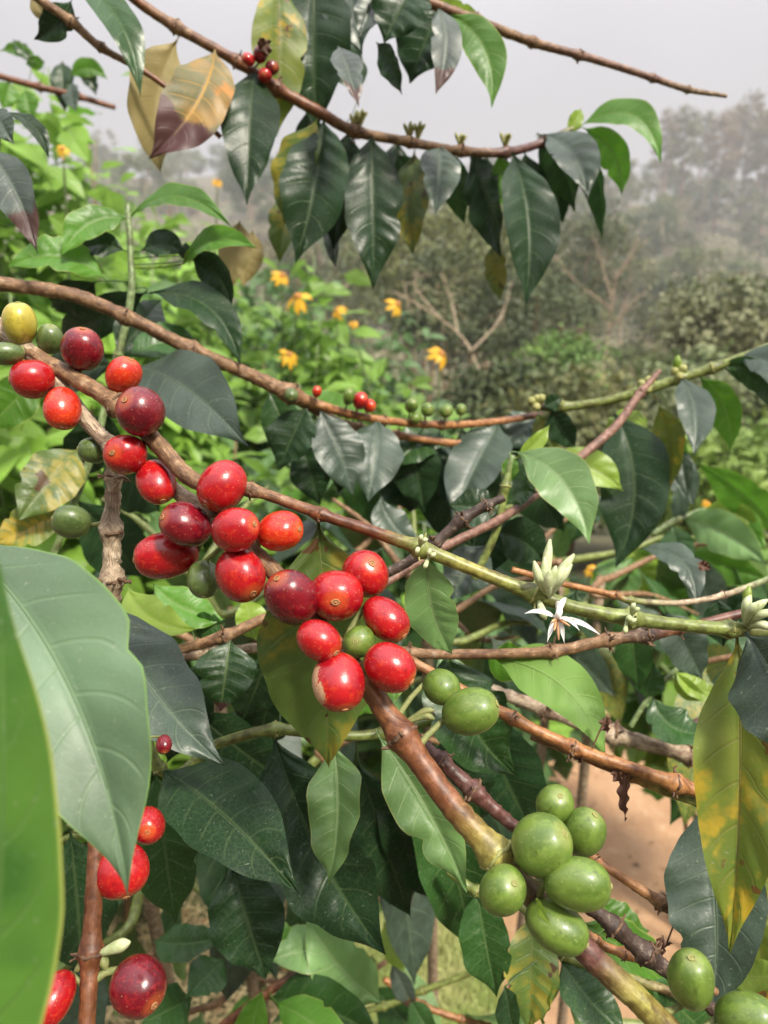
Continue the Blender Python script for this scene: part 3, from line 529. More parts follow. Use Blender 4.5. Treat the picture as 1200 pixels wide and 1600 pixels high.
    l(1008, 1092, 1022, 1035, 44, 'md', roll=10); l(1020, 1088, 1116, 1142, 58, 'md', dd=-.02, roll=-30, fold=16, bend=30); l(1055, 1048, 1128, 1082, 34, 'yg', roll=-30, bend=14)
    l(1055, 1048, 1110, 1090, 28, 'yg', roll=20, bend=10); l(1005, 1098, 1040, 1108, 20, 'pl')
    O_ = Branch('knobbly dark red twig behind the lower diagonal stem', [(640, 1145, .268, 9, 'pu'), (690, 1190, .264, 11, 'pu'), (740, 1236, .26, 13, 'pu'), (790, 1280, .258, 10, 'pu'), (850, 1330, .257, 9, 'pu'), (905, 1400, .256, 10, 'dd'), (960, 1448, .255, 12, 'dd'), (1010, 1490, .255, 13, 'dd'), (1090, 1555, .255, 10, 'dd'), (1180, 1640, .255, 9, 'dd')], nodes=(1, 2, 4, 6, 7), stubs=.9, rough=.1)
    O2 = Branch('thin tan twig slanting across the dirt path', [(850, 1282, .31, 6, 'br'), (890, 1312, .31, 7, 'br'), (930, 1342, .305, 7, 'or'), (985, 1380, .30, 7, 'or'), (1032, 1410, .30, 9, 'br'), (1090, 1450, .30, 6, 'br')], nodes=(1, 2, 4), stubs=.9)
    LW = Branch('low brown twig with sunlit leaves along the bottom edge', [(320, 1625, .48, 7, 'rb'), (410, 1556, .48, 7, 'rb'), (480, 1510, .48, 6, 'dd'), (535, 1470, .49, 6, 'dd'), (580, 1430, .50, 5, 'dd')], nodes=(1, 3), stubs=.3)
    l = LW.leaf
    l(596, 1566, 478, 1432, 92, 'pl', roll=-8, fold=(20, 12), db=-.01, bend=-10, petiole=False, label='light green veined leaf at the bottom edge'); l(420, 1560, 600, 1625, 90, 'md', roll=10, dd=-.04, bend=-16); l(432, 1566, 566, 1650, 62, 'br', roll=-10, dd=-.05, db=-.02, label='brightest small leaf at the bottom edge'); l(410, 1545, 380, 1660, 46, 'br', roll=10, db=-.01)
    l(240, 1470, 356, 1462, 54, 'md', roll=-20, dd=-.03, bend=12, petiole=False); l(350, 1500, 290, 1560, 60, 'md', roll=10, dd=-.03, petiole=False); l(470, 1505, 400, 1440, 54, 'br', roll=10, dd=.02); l(520, 1480, 420, 1500, 66, 'pl', roll=20, dd=-.02); l(300, 1560, 220, 1600, 70, 'md', dd=-.03, petiole=False)
    LG = Branch('thin green twig low in the grassy gap', [(520, 1590, .6, 4, 'gn'), (600, 1572, .6, 5, 'gn'), (660, 1548, .6, 5, 'gn'), (740, 1518, .6, 5, 'gn'), (790, 1490, .6, 4, 'gn')], nodes=(1, 2), stubs=.3)
    LG.leaf(600, 1440, 632, 1520, 34, 'yg', roll=20, petiole=False, dd=-.02); LG.leaf(640, 1560, 690, 1640, 40, 'md', roll=20, dd=-.02); LG.leaf(612, 1500, 650, 1580, 30, 'gb', roll=20, petiole=False)
    LO = Branch('thin orange twig at the bottom edge under the grass', [(600, 1530, .66, 5, 'or'), (660, 1570, .66, 5, 'or'), (720, 1592, .66, 5, 'or'), (800, 1610, .66, 5, 'br')], nodes=(1, 2), stubs=.5)
    O3 = Branch('thin reddish twig low at the right below the green berries', [(880, 1420, .27, 6, 'pu'), (930, 1470, .27, 7, 'or'), (975, 1490, .268, 7, 'or'), (1040, 1514, .266, 7, 'or'), (1120, 1550, .265, 6, 'br')], nodes=(1, 2), stubs=.9)
    O3.leaf(1036, 1462, 1034, 1498, 14, 'bn', dd=.0, roll=30, fold=30, wave=.2, label='withered brown leaf remnant')
    T_ = Branch('low green twig at the bottom right below the berry cluster', [(700, 1360, .36, 7, 'gn'), (745, 1392, .355, 7, 'gn'), (830, 1425, .35, 8, 'gn'), (880, 1490, .345, 8, 'gn'), (960, 1520, .34, 7, 'gn'), (1080, 1560, .34, 7, 'br')], nodes=(1, 2, 3), stubs=.2)
    l = T_.leaf
    l(745, 1392, 776, 1556, 80, 'md', dd=-.01, roll=10, fold=(12, 16), label='mid green leaf below the lowest round green berry'); l(832, 1425, 826, 1612, 82, 'ol', dd=-.01, roll=-6, fold=14, label='bronze olive leaf with orange patches')
    l(872, 1470, 850, 1600, 52, 'yg', dd=0, roll=40, fold=14, bend=10); l(876, 1500, 982, 1622, 72, 'md', dd=-.02, roll=-20, fold=16, bend=10, label='glossy green leaf at the bottom edge'); l(905, 1440, 1060, 1560, 80, 'br', dd=.02, roll=-30, fold=10)
    l(900, 1480, 940, 1640, 60, 'pl', dd=.02, roll=10); l(930, 1400, 1015, 1455, 50, 'br', dd=.0, db=.02, roll=-20, bend=14); l(1010, 1530, 1120, 1640, 90, 'md', dd=.02, roll=-20)
    l(1170, 1400, 1215, 1590, 70, 'yo', dd=.0, db=.02, roll=10, petiole=False); l(1135, 1520, 1240, 1520, 44, 'yg', dd=-.02, db=-.03, roll=-30, bend=10, petiole=False); l(790, 1540, 812, 1640, 40, 'md', dd=-.02, db=-.01, roll=40)
    l(1080, 1380, 1200, 1600, 120, 'md', dd=.03, db=.06, roll=10, petiole=False)

def upper_branches():
    C_ = Branch('long bare brown branch arching from the left edge above the ripe cherries', [(-70, 432, .40, 11, 'br'), (20, 446, .41, 11, 'br'), (110, 460, .42, 11, 'br'), (195, 494, .43, 10, 'br'), (300, 546, .445, 10, 'br'), (395, 588, .46, 11, 'br'), (455, 616, .47, 12, 'br'), (520, 640, .48, 7, 'or'), (600, 657, .50, 6, 'or'), (690, 664, .52, 6, 'or'), (765, 660, .54, 6, 'or'), (845, 648, .56, 5, 'pu')], nodes=(3, 4, 6, 8, 9), stubs=.3, rough=.06)
    for x, y, a, b, sx, sy, m in [(563, 626, 15, 13, .4, -.3, 'red'), (577, 634, 12, 10, .6, .3, 'ora'), (545, 620, 14, 10, .2, -.8, 'gre'), (495, 612, 10, 8, .2, -.5, 'ora'), (643, 634, 13, 10, .2, -.6, 'gre'), (668, 640, 12, 11, .3, .2, 'gre'), (697, 642, 13, 11, .1, .2, 'gre'), (720, 640, 11, 9, .2, .2, 'gre'), (650, 653, 11, 9, -.5, .3, 'gre'), (455, 617, 12, 11, .1, .7, 'dgr')]:
        C_.cherry(x, y, a, b, sx, sy, m, -8)
    l = C_.leaf
    l(590, 655, 576, 785, 84, 'gy', dd=-.01, roll=-6, fold=8, bow=.08, quilt=.03, label='short grey leaf hanging from the middle of the brown branch')
    l(780, 660, 706, 812, 86, 'gy', dd=-.02, roll=16, fold=(10, 16), quilt=.042, label='ridged grey green leaf at the end of the brown branch'); l(838, 650, 782, 700, 62, 'gy', db=.01, roll=10)
    l(690, 690, 640, 800, 80, 'dk', dd=.0, db=.03, roll=-10, quilt=.03); l(735, 680, 700, 790, 70, 'gy', dd=0, db=.03, roll=20); l(500, 640, 552, 775, 72, 'gy', dd=.01, roll=-20, fold=12, label='dull grey leaf tilted under the fork of the branch'); l(480, 636, 436, 735, 70, 'dk', dd=.0, roll=20, fold=14)
    l(595, 775, 662, 850, 50, 'gy', db=.04, roll=-24, bend=20, petiole=False); l(450, 610, 590, 625, 34, 'br', dd=.05, roll=-40, bend=22, db=.02); l(470, 690, 500, 790, 60, 'dk', db=.05, petiole=False); l(600, 690, 640, 800, 70, 'dk', db=.05)
    l(640, 664, 664, 800, 78, 'dk', dd=.0, db=.025, roll=12); l(552, 655, 528, 770, 66, 'dk', dd=.01, db=.03, roll=-10); l(722, 668, 764, 812, 84, 'dk', dd=0, db=.03, roll=14); l(800, 656, 836, 760, 64, 'dk', dd=.0, db=.02, roll=-12); l(690, 668, 610, 730, 60, 'md', dd=-.02, db=.02, roll=20); l(660, 700, 742, 860, 90, 'dk', db=.06, dd=.02); l(540, 680, 610, 830, 84, 'md', db=.07, dd=.02); l(790, 700, 880, 830, 84, 'dk', db=.07, dd=.02); l(420, 610, 470, 720, 60, 'md', db=.05, roll=10)
    C2 = Branch('lower fork of the bare brown branch ending among grey leaves', [(450, 618, .475, 8, 'br'), (500, 645, .485, 6, 'br'), (560, 668, .50, 6, 'br'), (620, 680, .515, 6, 'or'), (700, 692, .53, 6, 'or'), (750, 690, .54, 4, 'or')], nodes=(2, 3), stubs=.5)

    K_ = Branch('dark broken twig with spiky nodes rising behind the green stem', [(560, 912, .30, 7, 'dd'), (620, 888, .30, 8, 'dd'), (680, 848, .30, 8, 'dd'), (722, 812, .30, 9, 'dd'), (760, 790, .30, 7, 'dd'), (788, 778, .30, 6, 'dd')], nodes=(2, 3, 4), stubs=1.5)
    J_ = Branch('leafless mauve twig leaning upward to the right', [(580, 925, .36, 7, 'pk'), (680, 862, .38, 7, 'pk'), (800, 800, .41, 7, 'pk'), (890, 728, .44, 7, 'pk'), (960, 668, .46, 7, 'pk'), (1000, 615, .48, 6, 'pk'), (1030, 580, .49, 4, 'pk')], nodes=(3, 5), stubs=.3)

    E = Branch('hanging branch along the top with a row of drooping dark leaves', [(170, -40, .46, 8, 'rb'), (215, 2, .47, 8, 'rb'), (275, 42, .48, 8, 'br'), (370, 96, .49, 8, 'rb'), (432, 138, .50, 9, 'rb'), (500, 176, .51, 9, 'rb'), (555, 205, .525, 8, 'br'), (640, 222, .54, 7, 'br'), (720, 236, .555, 7, 'br'), (790, 238, .565, 7, 'pu'), (850, 222, .58, 6, 'pu'), (905, 196, .59, 5, 'gn')], nodes=(2, 3, 4, 6, 7, 8, 9, 10), stubs=.9)
    l = E.leaf
    l(277, 62, 250, 270, 92, 'cu', dd=.01, roll=-14, fold=(20, 10), bend=26, label='dried tan leaf hanging behind the orange blotched one'); l(336, 78, 232, 248, 98, 'dp', dd=-.02, db=-.01, roll=10, fold=(12, 22), bend=-22, wave=.04, quilt=.03, petiole=False, label='withering leaf with orange flush and purple brown tip', hi=True)
    l(396, 106, 386, 322, 84, 'dk', dd=-.02, roll=4, fold=10, quilt=.03, hi=True)
    l(432, -40, 432, 214, 84, 'yo', dd=.01, db=.015, roll=-14, fold=14, label='yellowing leaf behind the small cherries', petiole=False); l(492, -45, 494, 205, 118, 'dk', dd=.01, db=.02, roll=10, fold=16, petiole=False)
    l(545, -50, 566, 86, 84, 'gy', dd=.0, db=.02, roll=20, fold=18, petiole=False); l(528, 72, 560, 168, 42, 'gb', dd=-.02, db=-.03, roll=-20, fold=20, petiole=False)
    l(506, 186, 462, 412, 96, 'dk', dd=-.01, roll=16, fold=(30, 10), quilt=.042, bend=-10, hi=True); l(496, 186, 445, 350, 60, 'ol', dd=.02, roll=40, fold=20)
    l(580, 210, 583, 452, 94, 'dk', dd=-.01, roll=-6, fold=(12, 8), quilt=.042, hi=True); l(648, 236, 646, 402, 58, 'ol', dd=.0, db=.01, roll=24, fold=18)
    l(688, 226, 679, 336, 64, 'gy', dd=-.01, roll=-10, fold=(24, 12), quilt=.042); l(735, 240, 782, 402, 60, 'dk', dd=-.01, roll=34, fold=(10, 24), quilt=.042, bend=-10)
    l(800, 238, 821, 478, 84, 'dk', dd=-.02, db=-.004, roll=-12, fold=(34, 10), quilt=.036, bend=-12, hi=True); l(778, 242, 795, 330, 44, 'br', dd=.02, db=.01, roll=-20)
    l(850, 210, 918, 312, 62, 'gy', dd=-.02, db=-.005, roll=-24, fold=(20, 14), bend=-16, quilt=.042); l(840, 208, 898, 330, 56, 'md', dd=.0, db=.006, roll=24, fold=20, bend=-16); l(860, 240, 880, 350, 44, 'dk', dd=.02, db=.02)
    l(908, 196, 1033, 256, 42, 'br', dd=-.02, roll=-34, fold=(14, 10), bend=-44, quilt=.008, label='bright green arching leaf at the tip of the hanging branch'); l(912, 200, 972, 306, 48, 'br', dd=.0, roll=20, fold=12, bend=-24, label='backlit bright green leaf below the arching one'); l(905, 216, 940, 374, 32, 'md', dd=.0, roll=40, fold=(24, 30), bend=-20)
    l(545, 204, 522, 392, 74, 'dk', dd=.01, db=.02, roll=12, quilt=.042); l(620, 216, 612, 380, 60, 'dk', dd=.01, db=.03, roll=-20); l(705, 236, 726, 350, 44, 'md', dd=.01, db=.02, roll=20); l(760, 240, 742, 350, 46, 'dk', dd=.01, db=.015, roll=-14); l(820, 236, 850, 400, 60, 'dk', dd=.02, db=.02, roll=16); l(480, 170, 500, 310, 60, 'dk', dd=.02, db=.04, roll=16); l(560, 150, 520, 60, 54, 'dk', dd=.01, db=.03, roll=20)
    l(888, 208, 908, 170, 22, 'yg', dd=0, roll=10, fold=24); l(620, 240, 660, 320, 50, 'md', dd=.02, db=.02, roll=-20); l(790, 250, 770, 320, 40, 'dk', db=.02)
    l(770, 380, 782, 470, 36, 'ol', db=.02, petiole=False, roll=10); l(455, 290, 436, 412, 44, 'ol', db=.05, petiole=False, roll=20); l(520, 330, 525, 420, 26, 'gy', db=.04, petiole=False, roll=30)
    for x, y, a, b, sx, sy, m in [(388, 93, 11, 10, -.6, 0, 'red'), (407, 85, 13, 12, .2, -.5, 'dar'), (425, 106, 11, 11, .6, .2, 'dar'), (414, 118, 13, 11, 0, .3, 'red')]: E.cherry(x, y, a, b, sx, sy, m, -10)
    l(404, 80, 422, 64, 26, 'bn', dd=0, db=-.015, roll=10, wave=.2, label='shrivelled brown leaf above the small cherries')
    for nx, ny in ((640, 212), (655, 210), (720, 226), (790, 226), (555, 195), (565, 190)): E.shoot(nx, ny, [(.1, -1, .3), (.6, -.9, .2), (-.5, -.9, .3), (.2, -.4, .8)], 19, 2.6, GSTUB, 'flower_bud')

    F = Branch('bare tipped twig pointing right against the foggy sky', [(560, -40, .47, 8, 'rb'), (650, -4, .48, 8, 'rb'), (742, 32, .49, 8, 'br'), (832, 66, .50, 6.5, 'br'), (905, 86, .505, 6, 'pk'), (965, 104, .51, 5.5, 'pk'), (1020, 122, .515, 5, 'pk'), (1075, 140, .52, 4.5, 'gy'), (1135, 150, .525, 3, 'gy')], nodes=(2, 3, 4, 6, 7), stubs=.5)
    l = F.leaf
    l(650, -30, 600, 68, 92, 'dk', dd=.0, db=-.01, roll=16, fold=14, petiole=False); l(690, 6, 640, 130, 96, 'ds', dd=.01, db=.02, roll=14, fold=10, petiole=False, label='dark leaf with brown decayed spot near the top')
    l(684, 10, 680, 148, 50, 'gb', dd=-.01, roll=-16, fold=(10, 20), bend=-12); l(700, 22, 768, 170, 56, 'br', dd=-.01, db=.0, roll=-14, fold=10, bend=-26, label='bright green curved leaf hanging against the sky'); l(588, 66, 628, 148, 32, 'dk', dd=.0, db=-.01, roll=30, fold=20, petiole=False, bend=-8)
    l(660, 4, 755, 28, 34, 'yg', dd=.02, db=.02, roll=20); l(600, -20, 560, 60, 46, 'gy', dd=0, roll=20, fold=16); l(730, 24, 738, 70, 20, 'gy', dd=.0, db=.01, roll=30)
    G = Branch('brown twig at the top left corner with long dark leaf', [(30, -25, .44, 7, 'br'), (70, 5, .445, 7, 'br'), (112, 34, .45, 7, 'br'), (158, 74, .455, 6, 'br'), (235, 118, .46, 4.5, 'rb'), (300, 170, .47, 4, 'rb'), (345, 215, .48, 4, 'rb')], nodes=(2, 3), stubs=.4)
    l = G.leaf
    l(100, -40, 219, 152, 50, 'md', dd=-.01, roll=-30, fold=(10, 16), bend=-26, petiole=False, label='long dark leaf crossing the twig at the top left'); l(112, 0, 54, 62, 44, 'dk', dd=.01, roll=20, fold=14, bend=-10); l(150, -5, 194, 40, 14, 'br', roll=10, bend=-8, petiole=False); l(50, -10, 78, 38, 26, 'cu', db=.01, petiole=False, roll=20)
    X_ = Branch('grey leaved twig at the left edge with browned leaf', [(-60, 150, .40, 6, 'br'), (-10, 200, .40, 6, 'gn'), (-5, 240, .40, 5, 'gn')], nodes=(), stubs=0)
    X_.leaf(-22, 232, 60, 398, 62, 'gb', dd=-.01, roll=10, fold=(10, 20), bend=-14, label='grey leaf with dark brown lower edge at the left border'); X_.leaf(10, 176, 76, 248, 24, 'dk', dd=.0, roll=-30, bend=-14); X_.leaf(-10, 170, 22, 225, 44, 'gy', roll=10)
    H = Branch('slim reddish twig with hanging leaves at the upper left', [(-50, 105, .85, 5, 'rb'), (10, 122, .86, 5, 'rb'), (62, 136, .87, 5, 'rb'), (120, 150, .88, 5, 'rb'), (180, 168, .90, 4, 'rb')], nodes=(2, 3), stubs=.8)
    l = H.leaf
    l(98, 96, 102, 176, 34, 'dk', db=.01, roll=10, fold=20, bow=.1); l(58, 100, 0, 80, 20, 'br', roll=20, bend=10, petiole=False); l(110, 120, 168, 124, 28, 'br', roll=-20, bend=-14); l(110, 130, 120, 175, 26, 'gy', roll=30); l(120, 110, 150, 150, 22, 'dk', bend=-8)
    l(40, 140, 50, 190, 34, 'br', roll=20); l(15, 128, 5, 170, 36, 'br', roll=-10); l(50, 95, 20, 62, 18, 'md', roll=20); l(70, 96, 40, 100, 20, 'br')

    I = Branch('green shoot entering from the right edge with hanging leaves', [(1300, 505, .50, 7, 'gn'), (1200, 543, .51, 7, 'gn'), (1112, 576, .52, 7, 'gn'), (1060, 592, .525, 8, 'gn'), (1000, 612, .53, 8, 'gn'), (940, 628, .535, 7, 'gn'), (880, 636, .54, 7, 'gn'), (835, 636, .545, 5, 'pu')], nodes=(2, 3, 4, 6), stubs=.5)
    l = I.leaf
    l(960, 644, 962, 888, 108, 'dk', dd=-.02, roll=8, fold=(14, 10), bend=-32, quilt=.03, hi=True, label='big dark ribbed leaf right of the pale young leaf'); l(1028, 630, 1046, 768, 46, 'yo', dd=.0, roll=30, fold=16, bend=-16)
    l(1064, 590, 1084, 712, 56, 'gy', dd=-.02, db=-.004, roll=-16, fold=(22, 10), bend=-10, quilt=.042); l(1092, 588, 1140, 706, 50, 'br', dd=.0, roll=24, fold=14, bend=-22)
    l(1120, 572, 1225, 660, 44, 'md', dd=-.02, roll=20, fold=20, bend=-34); l(1150, 560, 1260, 640, 60, 'gy', dd=-.03, roll=-20, bend=-26)
    l(862, 712, 974, 768, 56, 'yg', dd=-.01, db=-.02, roll=-20, fold=(14, 10), bend=-8, petiole=False); l(1045, 640, 1078, 740, 28, 'br', db=.02, roll=30); l(1000, 640, 960, 700, 60, 'yg', db=.02, roll=20); l(1060, 690, 1075, 780, 30, 'gy', db=.02, petiole=False)
    l(860, 640, 900, 700, 44, 'dk', roll=20, fold=20); l(850, 636, 878, 620, 26, 'dk', db=-.005, roll=10); l(840, 645, 870, 710, 40, 'ol', db=.01, roll=10)
    for nx, ny in ((838, 632), (1060, 585), (1010, 606)): I.shoot(nx, ny, [(-.6, -.4, .3), (.2, -1, .3), (-.2, .4, .8), (.5, -.6, .3)], 18, 6, GSTUB, 'flower_bud')
    I.shoot(1060, 588, [(-.1, -1, .2)], 36, 6, LEAFM['yg'], 'stipule')
    Y = Branch('young shoot with pale green leaves in the centre right', [(740, 905, .41, 6, 'gn'), (775, 830, .41, 6, 'gn'), (790, 760, .41, 6, 'gn'), (800, 712, .41, 5, 'lg')], nodes=(2,), stubs=.2)
    l = Y.leaf
    l(806, 706, 921, 852, 78, 'pl', dd=-.03, roll=-16, fold=(8, 16), bend=-26, quilt=.016, hi=True, label='pale green leaf tilted in front of the mauve twig'); l(806, 716, 858, 664, 24, 'yg', dd=.0, roll=10, fold=24, bend=4, label='yellow green leaf just unfolding'); l(796, 712, 800, 752, 26, 'br', roll=10); l(790, 790, 840, 770, 40, 'md', roll=-20, bend=-10)
    l(780, 800, 700, 790, 60, 'dk', roll=20); l(770, 830, 850, 880, 70, 'dk', db=.02, dd=.01, roll=-10, bend=-10); l(760, 850, 700, 940, 70, 'gy', db=.02, roll=10); l(780, 790, 765, 900, 60, 'dk', db=.03)
    Z = Branch('thin twig passing right behind the white blossom', [(800, 890, .36, 5, 'or'), (880, 912, .365, 5, 'or'), (960, 930, .37, 5, 'or'), (985, 938, .37, 5, 'gn'), (1060, 942, .375, 4.5, 'pg'), (1130, 930, .38, 4.5, 'pg'), (1200, 905, .39, 5, 'lg'), (1260, 880, .4, 5, 'lg')], nodes=(2, 3, 5), stubs=.6)
    l = Z.leaf
    l(1040, 955, 1098, 1062, 66, 'gy', dd=.01, db=.05, roll=-10, quilt=.03, fold=10, label='grey ridged leaf below the blossoming stem'); l(985, 945, 1000, 1080, 60, 'md', db=.06, roll=20); l(900, 925, 860, 1010, 60, 'dk', db=.05); l(1000, 858, 1088, 950, 44, 'gy', db=.06, dd=-.02, roll=-30, bend=-30, petiole=False)
    l(1160, 930, 1200, 1000, 60, 'dk', db=.06); l(1120, 935, 1130, 1010, 50, 'dk', db=.06)
    l(1090, 880, 1108, 888, 16, 'bn', db=.0, petiole=False, fold=30, wave=.2, label='withered dark red leaf remnant')
    RP = Branch('leafy shoot with broad bright leaves at the right edge', [(1290, 960, .78, 6, 'gn'), (1220, 860, .78, 6, 'gn'), (1130, 800, .78, 6, 'lg'), (1060, 812, .78, 5, 'lg'), (1020, 835, .78, 4, 'lg')], nodes=(2, 3), stubs=.2)
    l = RP.leaf
    l(1215, 835, 1088, 722, 58, 'br', dd=-.05, roll=-24, fold=(10, 20), bend=16, label='bright leaf with pale upper half pointing up left'); l(1066, 812, 1200, 884, 66, 'pl', dd=-.08, roll=10, fold=(14, 10), bend=-14); l(1120, 790, 1196, 862, 40, 'br', dd=-.05, roll=-10, bend=-10)
    l(1100, 795, 1190, 835, 34, 'yg', dd=-.04, roll=10, bend=-16); l(1075, 865, 1200, 905, 60, 'br', dd=-.05, db=.05, roll=8); l(1030, 900, 1080, 965, 56, 'br', db=.08, roll=-14, petiole=False); l(990, 870, 930, 960, 70, 'br', db=.1, roll=10, dd=-.02, petiole=False); l(1062, 815, 1058, 760, 28, 'gy', roll=20); l(1050, 820, 1070, 900, 50, 'md', dd=-.02, roll=10); l(1140, 900, 1110, 990, 70, 'md', db=.06, roll=8)
    l(985, 855, 1010, 930, 60, 'yg', db=.12, roll=-10); l(930, 760, 890, 850, 60, 'md', db=.1, roll=10, petiole=False); l(1040, 700, 1085, 790, 50, 'gy', db=.1, petiole=False, roll=-12)
    U = Branch('pale green upright shoot at the left with paired leaves', [(70, 900, .46, 5, 'lg'), (110, 800, .46, 6, 'lg'), (150, 690, .46, 6, 'lg'), (185, 555, .46, 6, 'lg'), (205, 462, .46, 6, 'lg'), (204, 400, .46, 5, 'lg'), (200, 330, .46, 5, 'lg'), (199, 318, .46, 3, 'lg')], nodes=(3,), stubs=.1)
    l = U.leaf
    l(165, 437, 10, 420, 52, 'br', dd=-.02, roll=40, fold=14, bend=22, label='bright leaf arching left from the upright shoot'); l(150, 440, 80, 480, 56, 'dk', dd=.02, roll=-20); l(235, 458, 376, 572, 56, 'dk', dd=-.01, roll=-30, fold=16, bend=-34, bow=.05, label='dark green curving leaf right of the upright shoot')
    l(288, 412, 402, 388, 36, 'br', dd=-.03, roll=-40, fold=16, bend=-20); l(296, 400, 362, 480, 48, 'dk', dd=.0, roll=20, bend=-16); l(285, 412, 330, 352, 22, 'yg', roll=30, fold=24); l(200, 342, 96, 400, 48, 'br', dd=-.02, roll=30, fold=14, bend=18); l(205, 338, 362, 356, 34, 'br', dd=-.03, roll=-44, fold=14, bend=-30, label='bright slender leaf arching right at the top of the shoot')
    l(195, 392, 116, 402, 36, 'dk', dd=0, roll=30, bend=12); l(222, 392, 290, 400, 40, 'dk', dd=0, roll=-30, bend=-12); l(288, 408, 290, 378, 22, 'gy', roll=30)
    l(215, 574, 388, 698, 112, 'gy', dd=-.05, db=-.02, roll=-10, fold=(6, 12), bend=-14, quilt=.016, hi=True, label='broad grey green leaf behind the ripe cherries at left'); l(200, 560, 320, 548, 50, 'md', db=-.01, roll=-40, bend=-14, dd=.02); l(122, 702, 28, 814, 92, 'ol', dd=-.03, roll=10, fold=8, label='olive leaf with clear veins below the left cherries')
    l(100, 800, -10, 852, 64, 'yo', dd=-.02, roll=20); l(180, 570, 60, 590, 70, 'dk', dd=.04, roll=20); l(60, 590, -20, 672, 70, 'br', dd=.0, petiole=False, roll=10); l(170, 640, 120, 740, 80, 'dk', dd=.04, roll=-10); l(160, 700, 250, 800, 90, 'dk', dd=.05, roll=-10); l(180, 560, 250, 470, 70, 'dk', dd=.05); l(230, 455, 90, 530, 60, 'dk', dd=.06); l(120, 780, 220, 900, 90, 'dk', dd=.06); l(100, 820, 40, 780, 50, 'dk', dd=.04)
    for x, y, x2, y2, db in ((375, 345, 362, 452, .06), (395, 360, 380, 448, .08)): l(x, y, x2, y2, 50, 'cu', db=db, petiole=False, roll=14, label='dried beige leaf hanging among the bushes')
# ---------------------------------------------------------------- terrain
def vnoise(x, y, s, seed=0):
    g = np.random.default_rng(seed); t = g.random((64, 64)); x = np.asarray(x)/s; y = np.asarray(y)/s
    xi = np.floor(x).astype(int); yi = np.floor(y).astype(int); fx = x-xi; fy = y-yi; fx = fx*fx*(3-2*fx); fy = fy*fy*(3-2*fy)
    a = t[xi % 64, yi % 64]; b = t[(xi+1) % 64, yi % 64]; c = t[xi % 64, (yi+1) % 64]; d = t[(xi+1) % 64, (yi+1) % 64]
    return a+(b-a)*fx+(c-a)*fy+(a-b-c+d)*fx*fy-.5
def hgt(x, y):
    x = np.asarray(x, float); y = np.asarray(y, float)
    b = np.interp(y, [-80, -45, -1.6, -.6, 4, 8, 13, 25, 50, 90, 130, 175, 260], [34, 33, .9, 0, 0, -.9, -1.7, -1.2, 2.2, 10.5, 19, 25, 24])  # rise behind the camera is unseen, added to darken reflections on the leaves
    k = np.clip((y-12)/60, 0, 1)
    return b+k*(vnoise(x, y, 26, 1)*7+vnoise(x, y, 11, 2)*2.2)+k*np.clip(-x/60, -.4, .8)*6+np.clip((y-5)/8, 0, 1)*vnoise(x, y, 3.1, 3)*.5+.05*vnoise(x, y, .7, 4)*np.clip(1-(np.hypot(x-.8, y-2)-4)/3, .3, 1)
def ground_mat():
    m = NT('hillside soil'); oc = m.ocoord(0); n1 = m.noise(oc, .35, 4); n2 = m.noise(oc, 6, 5, .65); n3 = m.noise(oc, 60, 3)
    col = m.mix(m.ramp(n1, .35, .65), (.055, .07, .022), (.10, .075, .04)); col = m.mix(m.math('MULTIPLY', m.ramp(n2, .45, .7), .7), col, (.17, .13, .065)); col = m.mix(m.ramp(n3, .3, .8), m.mix(.35, col, (.04, .03, .02)), col)
    b = m.n('ShaderNodeBsdfPrincipled', {'Base Color': col, 'Roughness': .95, 'Normal': m.bump(m.math('ADD', n2, m.math('MULTIPLY', n3, .4)), .8, .03)}); return m.done(b.outputs[0])
def path_mat():
    m = NT('orange dirt'); oc = m.ocoord(0); n1 = m.noise(oc, 3.5, 4); n2 = m.noise(oc, 26, 5, .7); n3 = m.noise(oc, 190, 3, .7)
    col = m.mix(m.ramp(n1, .35, .65), (.36, .20, .105), (.46, .28, .16)); col = m.mix(m.math('MULTIPLY', m.ramp(n2, .5, .72), .6), col, (.56, .39, .25)); col = m.mix(m.math('MULTIPLY', m.ramp(n3, .55, .75), .5), col, (.22, .105, .05))
    b = m.n('ShaderNodeBsdfPrincipled', {'Base Color': col, 'Roughness': .95, 'Normal': m.bump(m.math('ADD', n2, m.math('MULTIPLY', n3, .5)), .9, .012)}); return m.done(b.outputs[0])
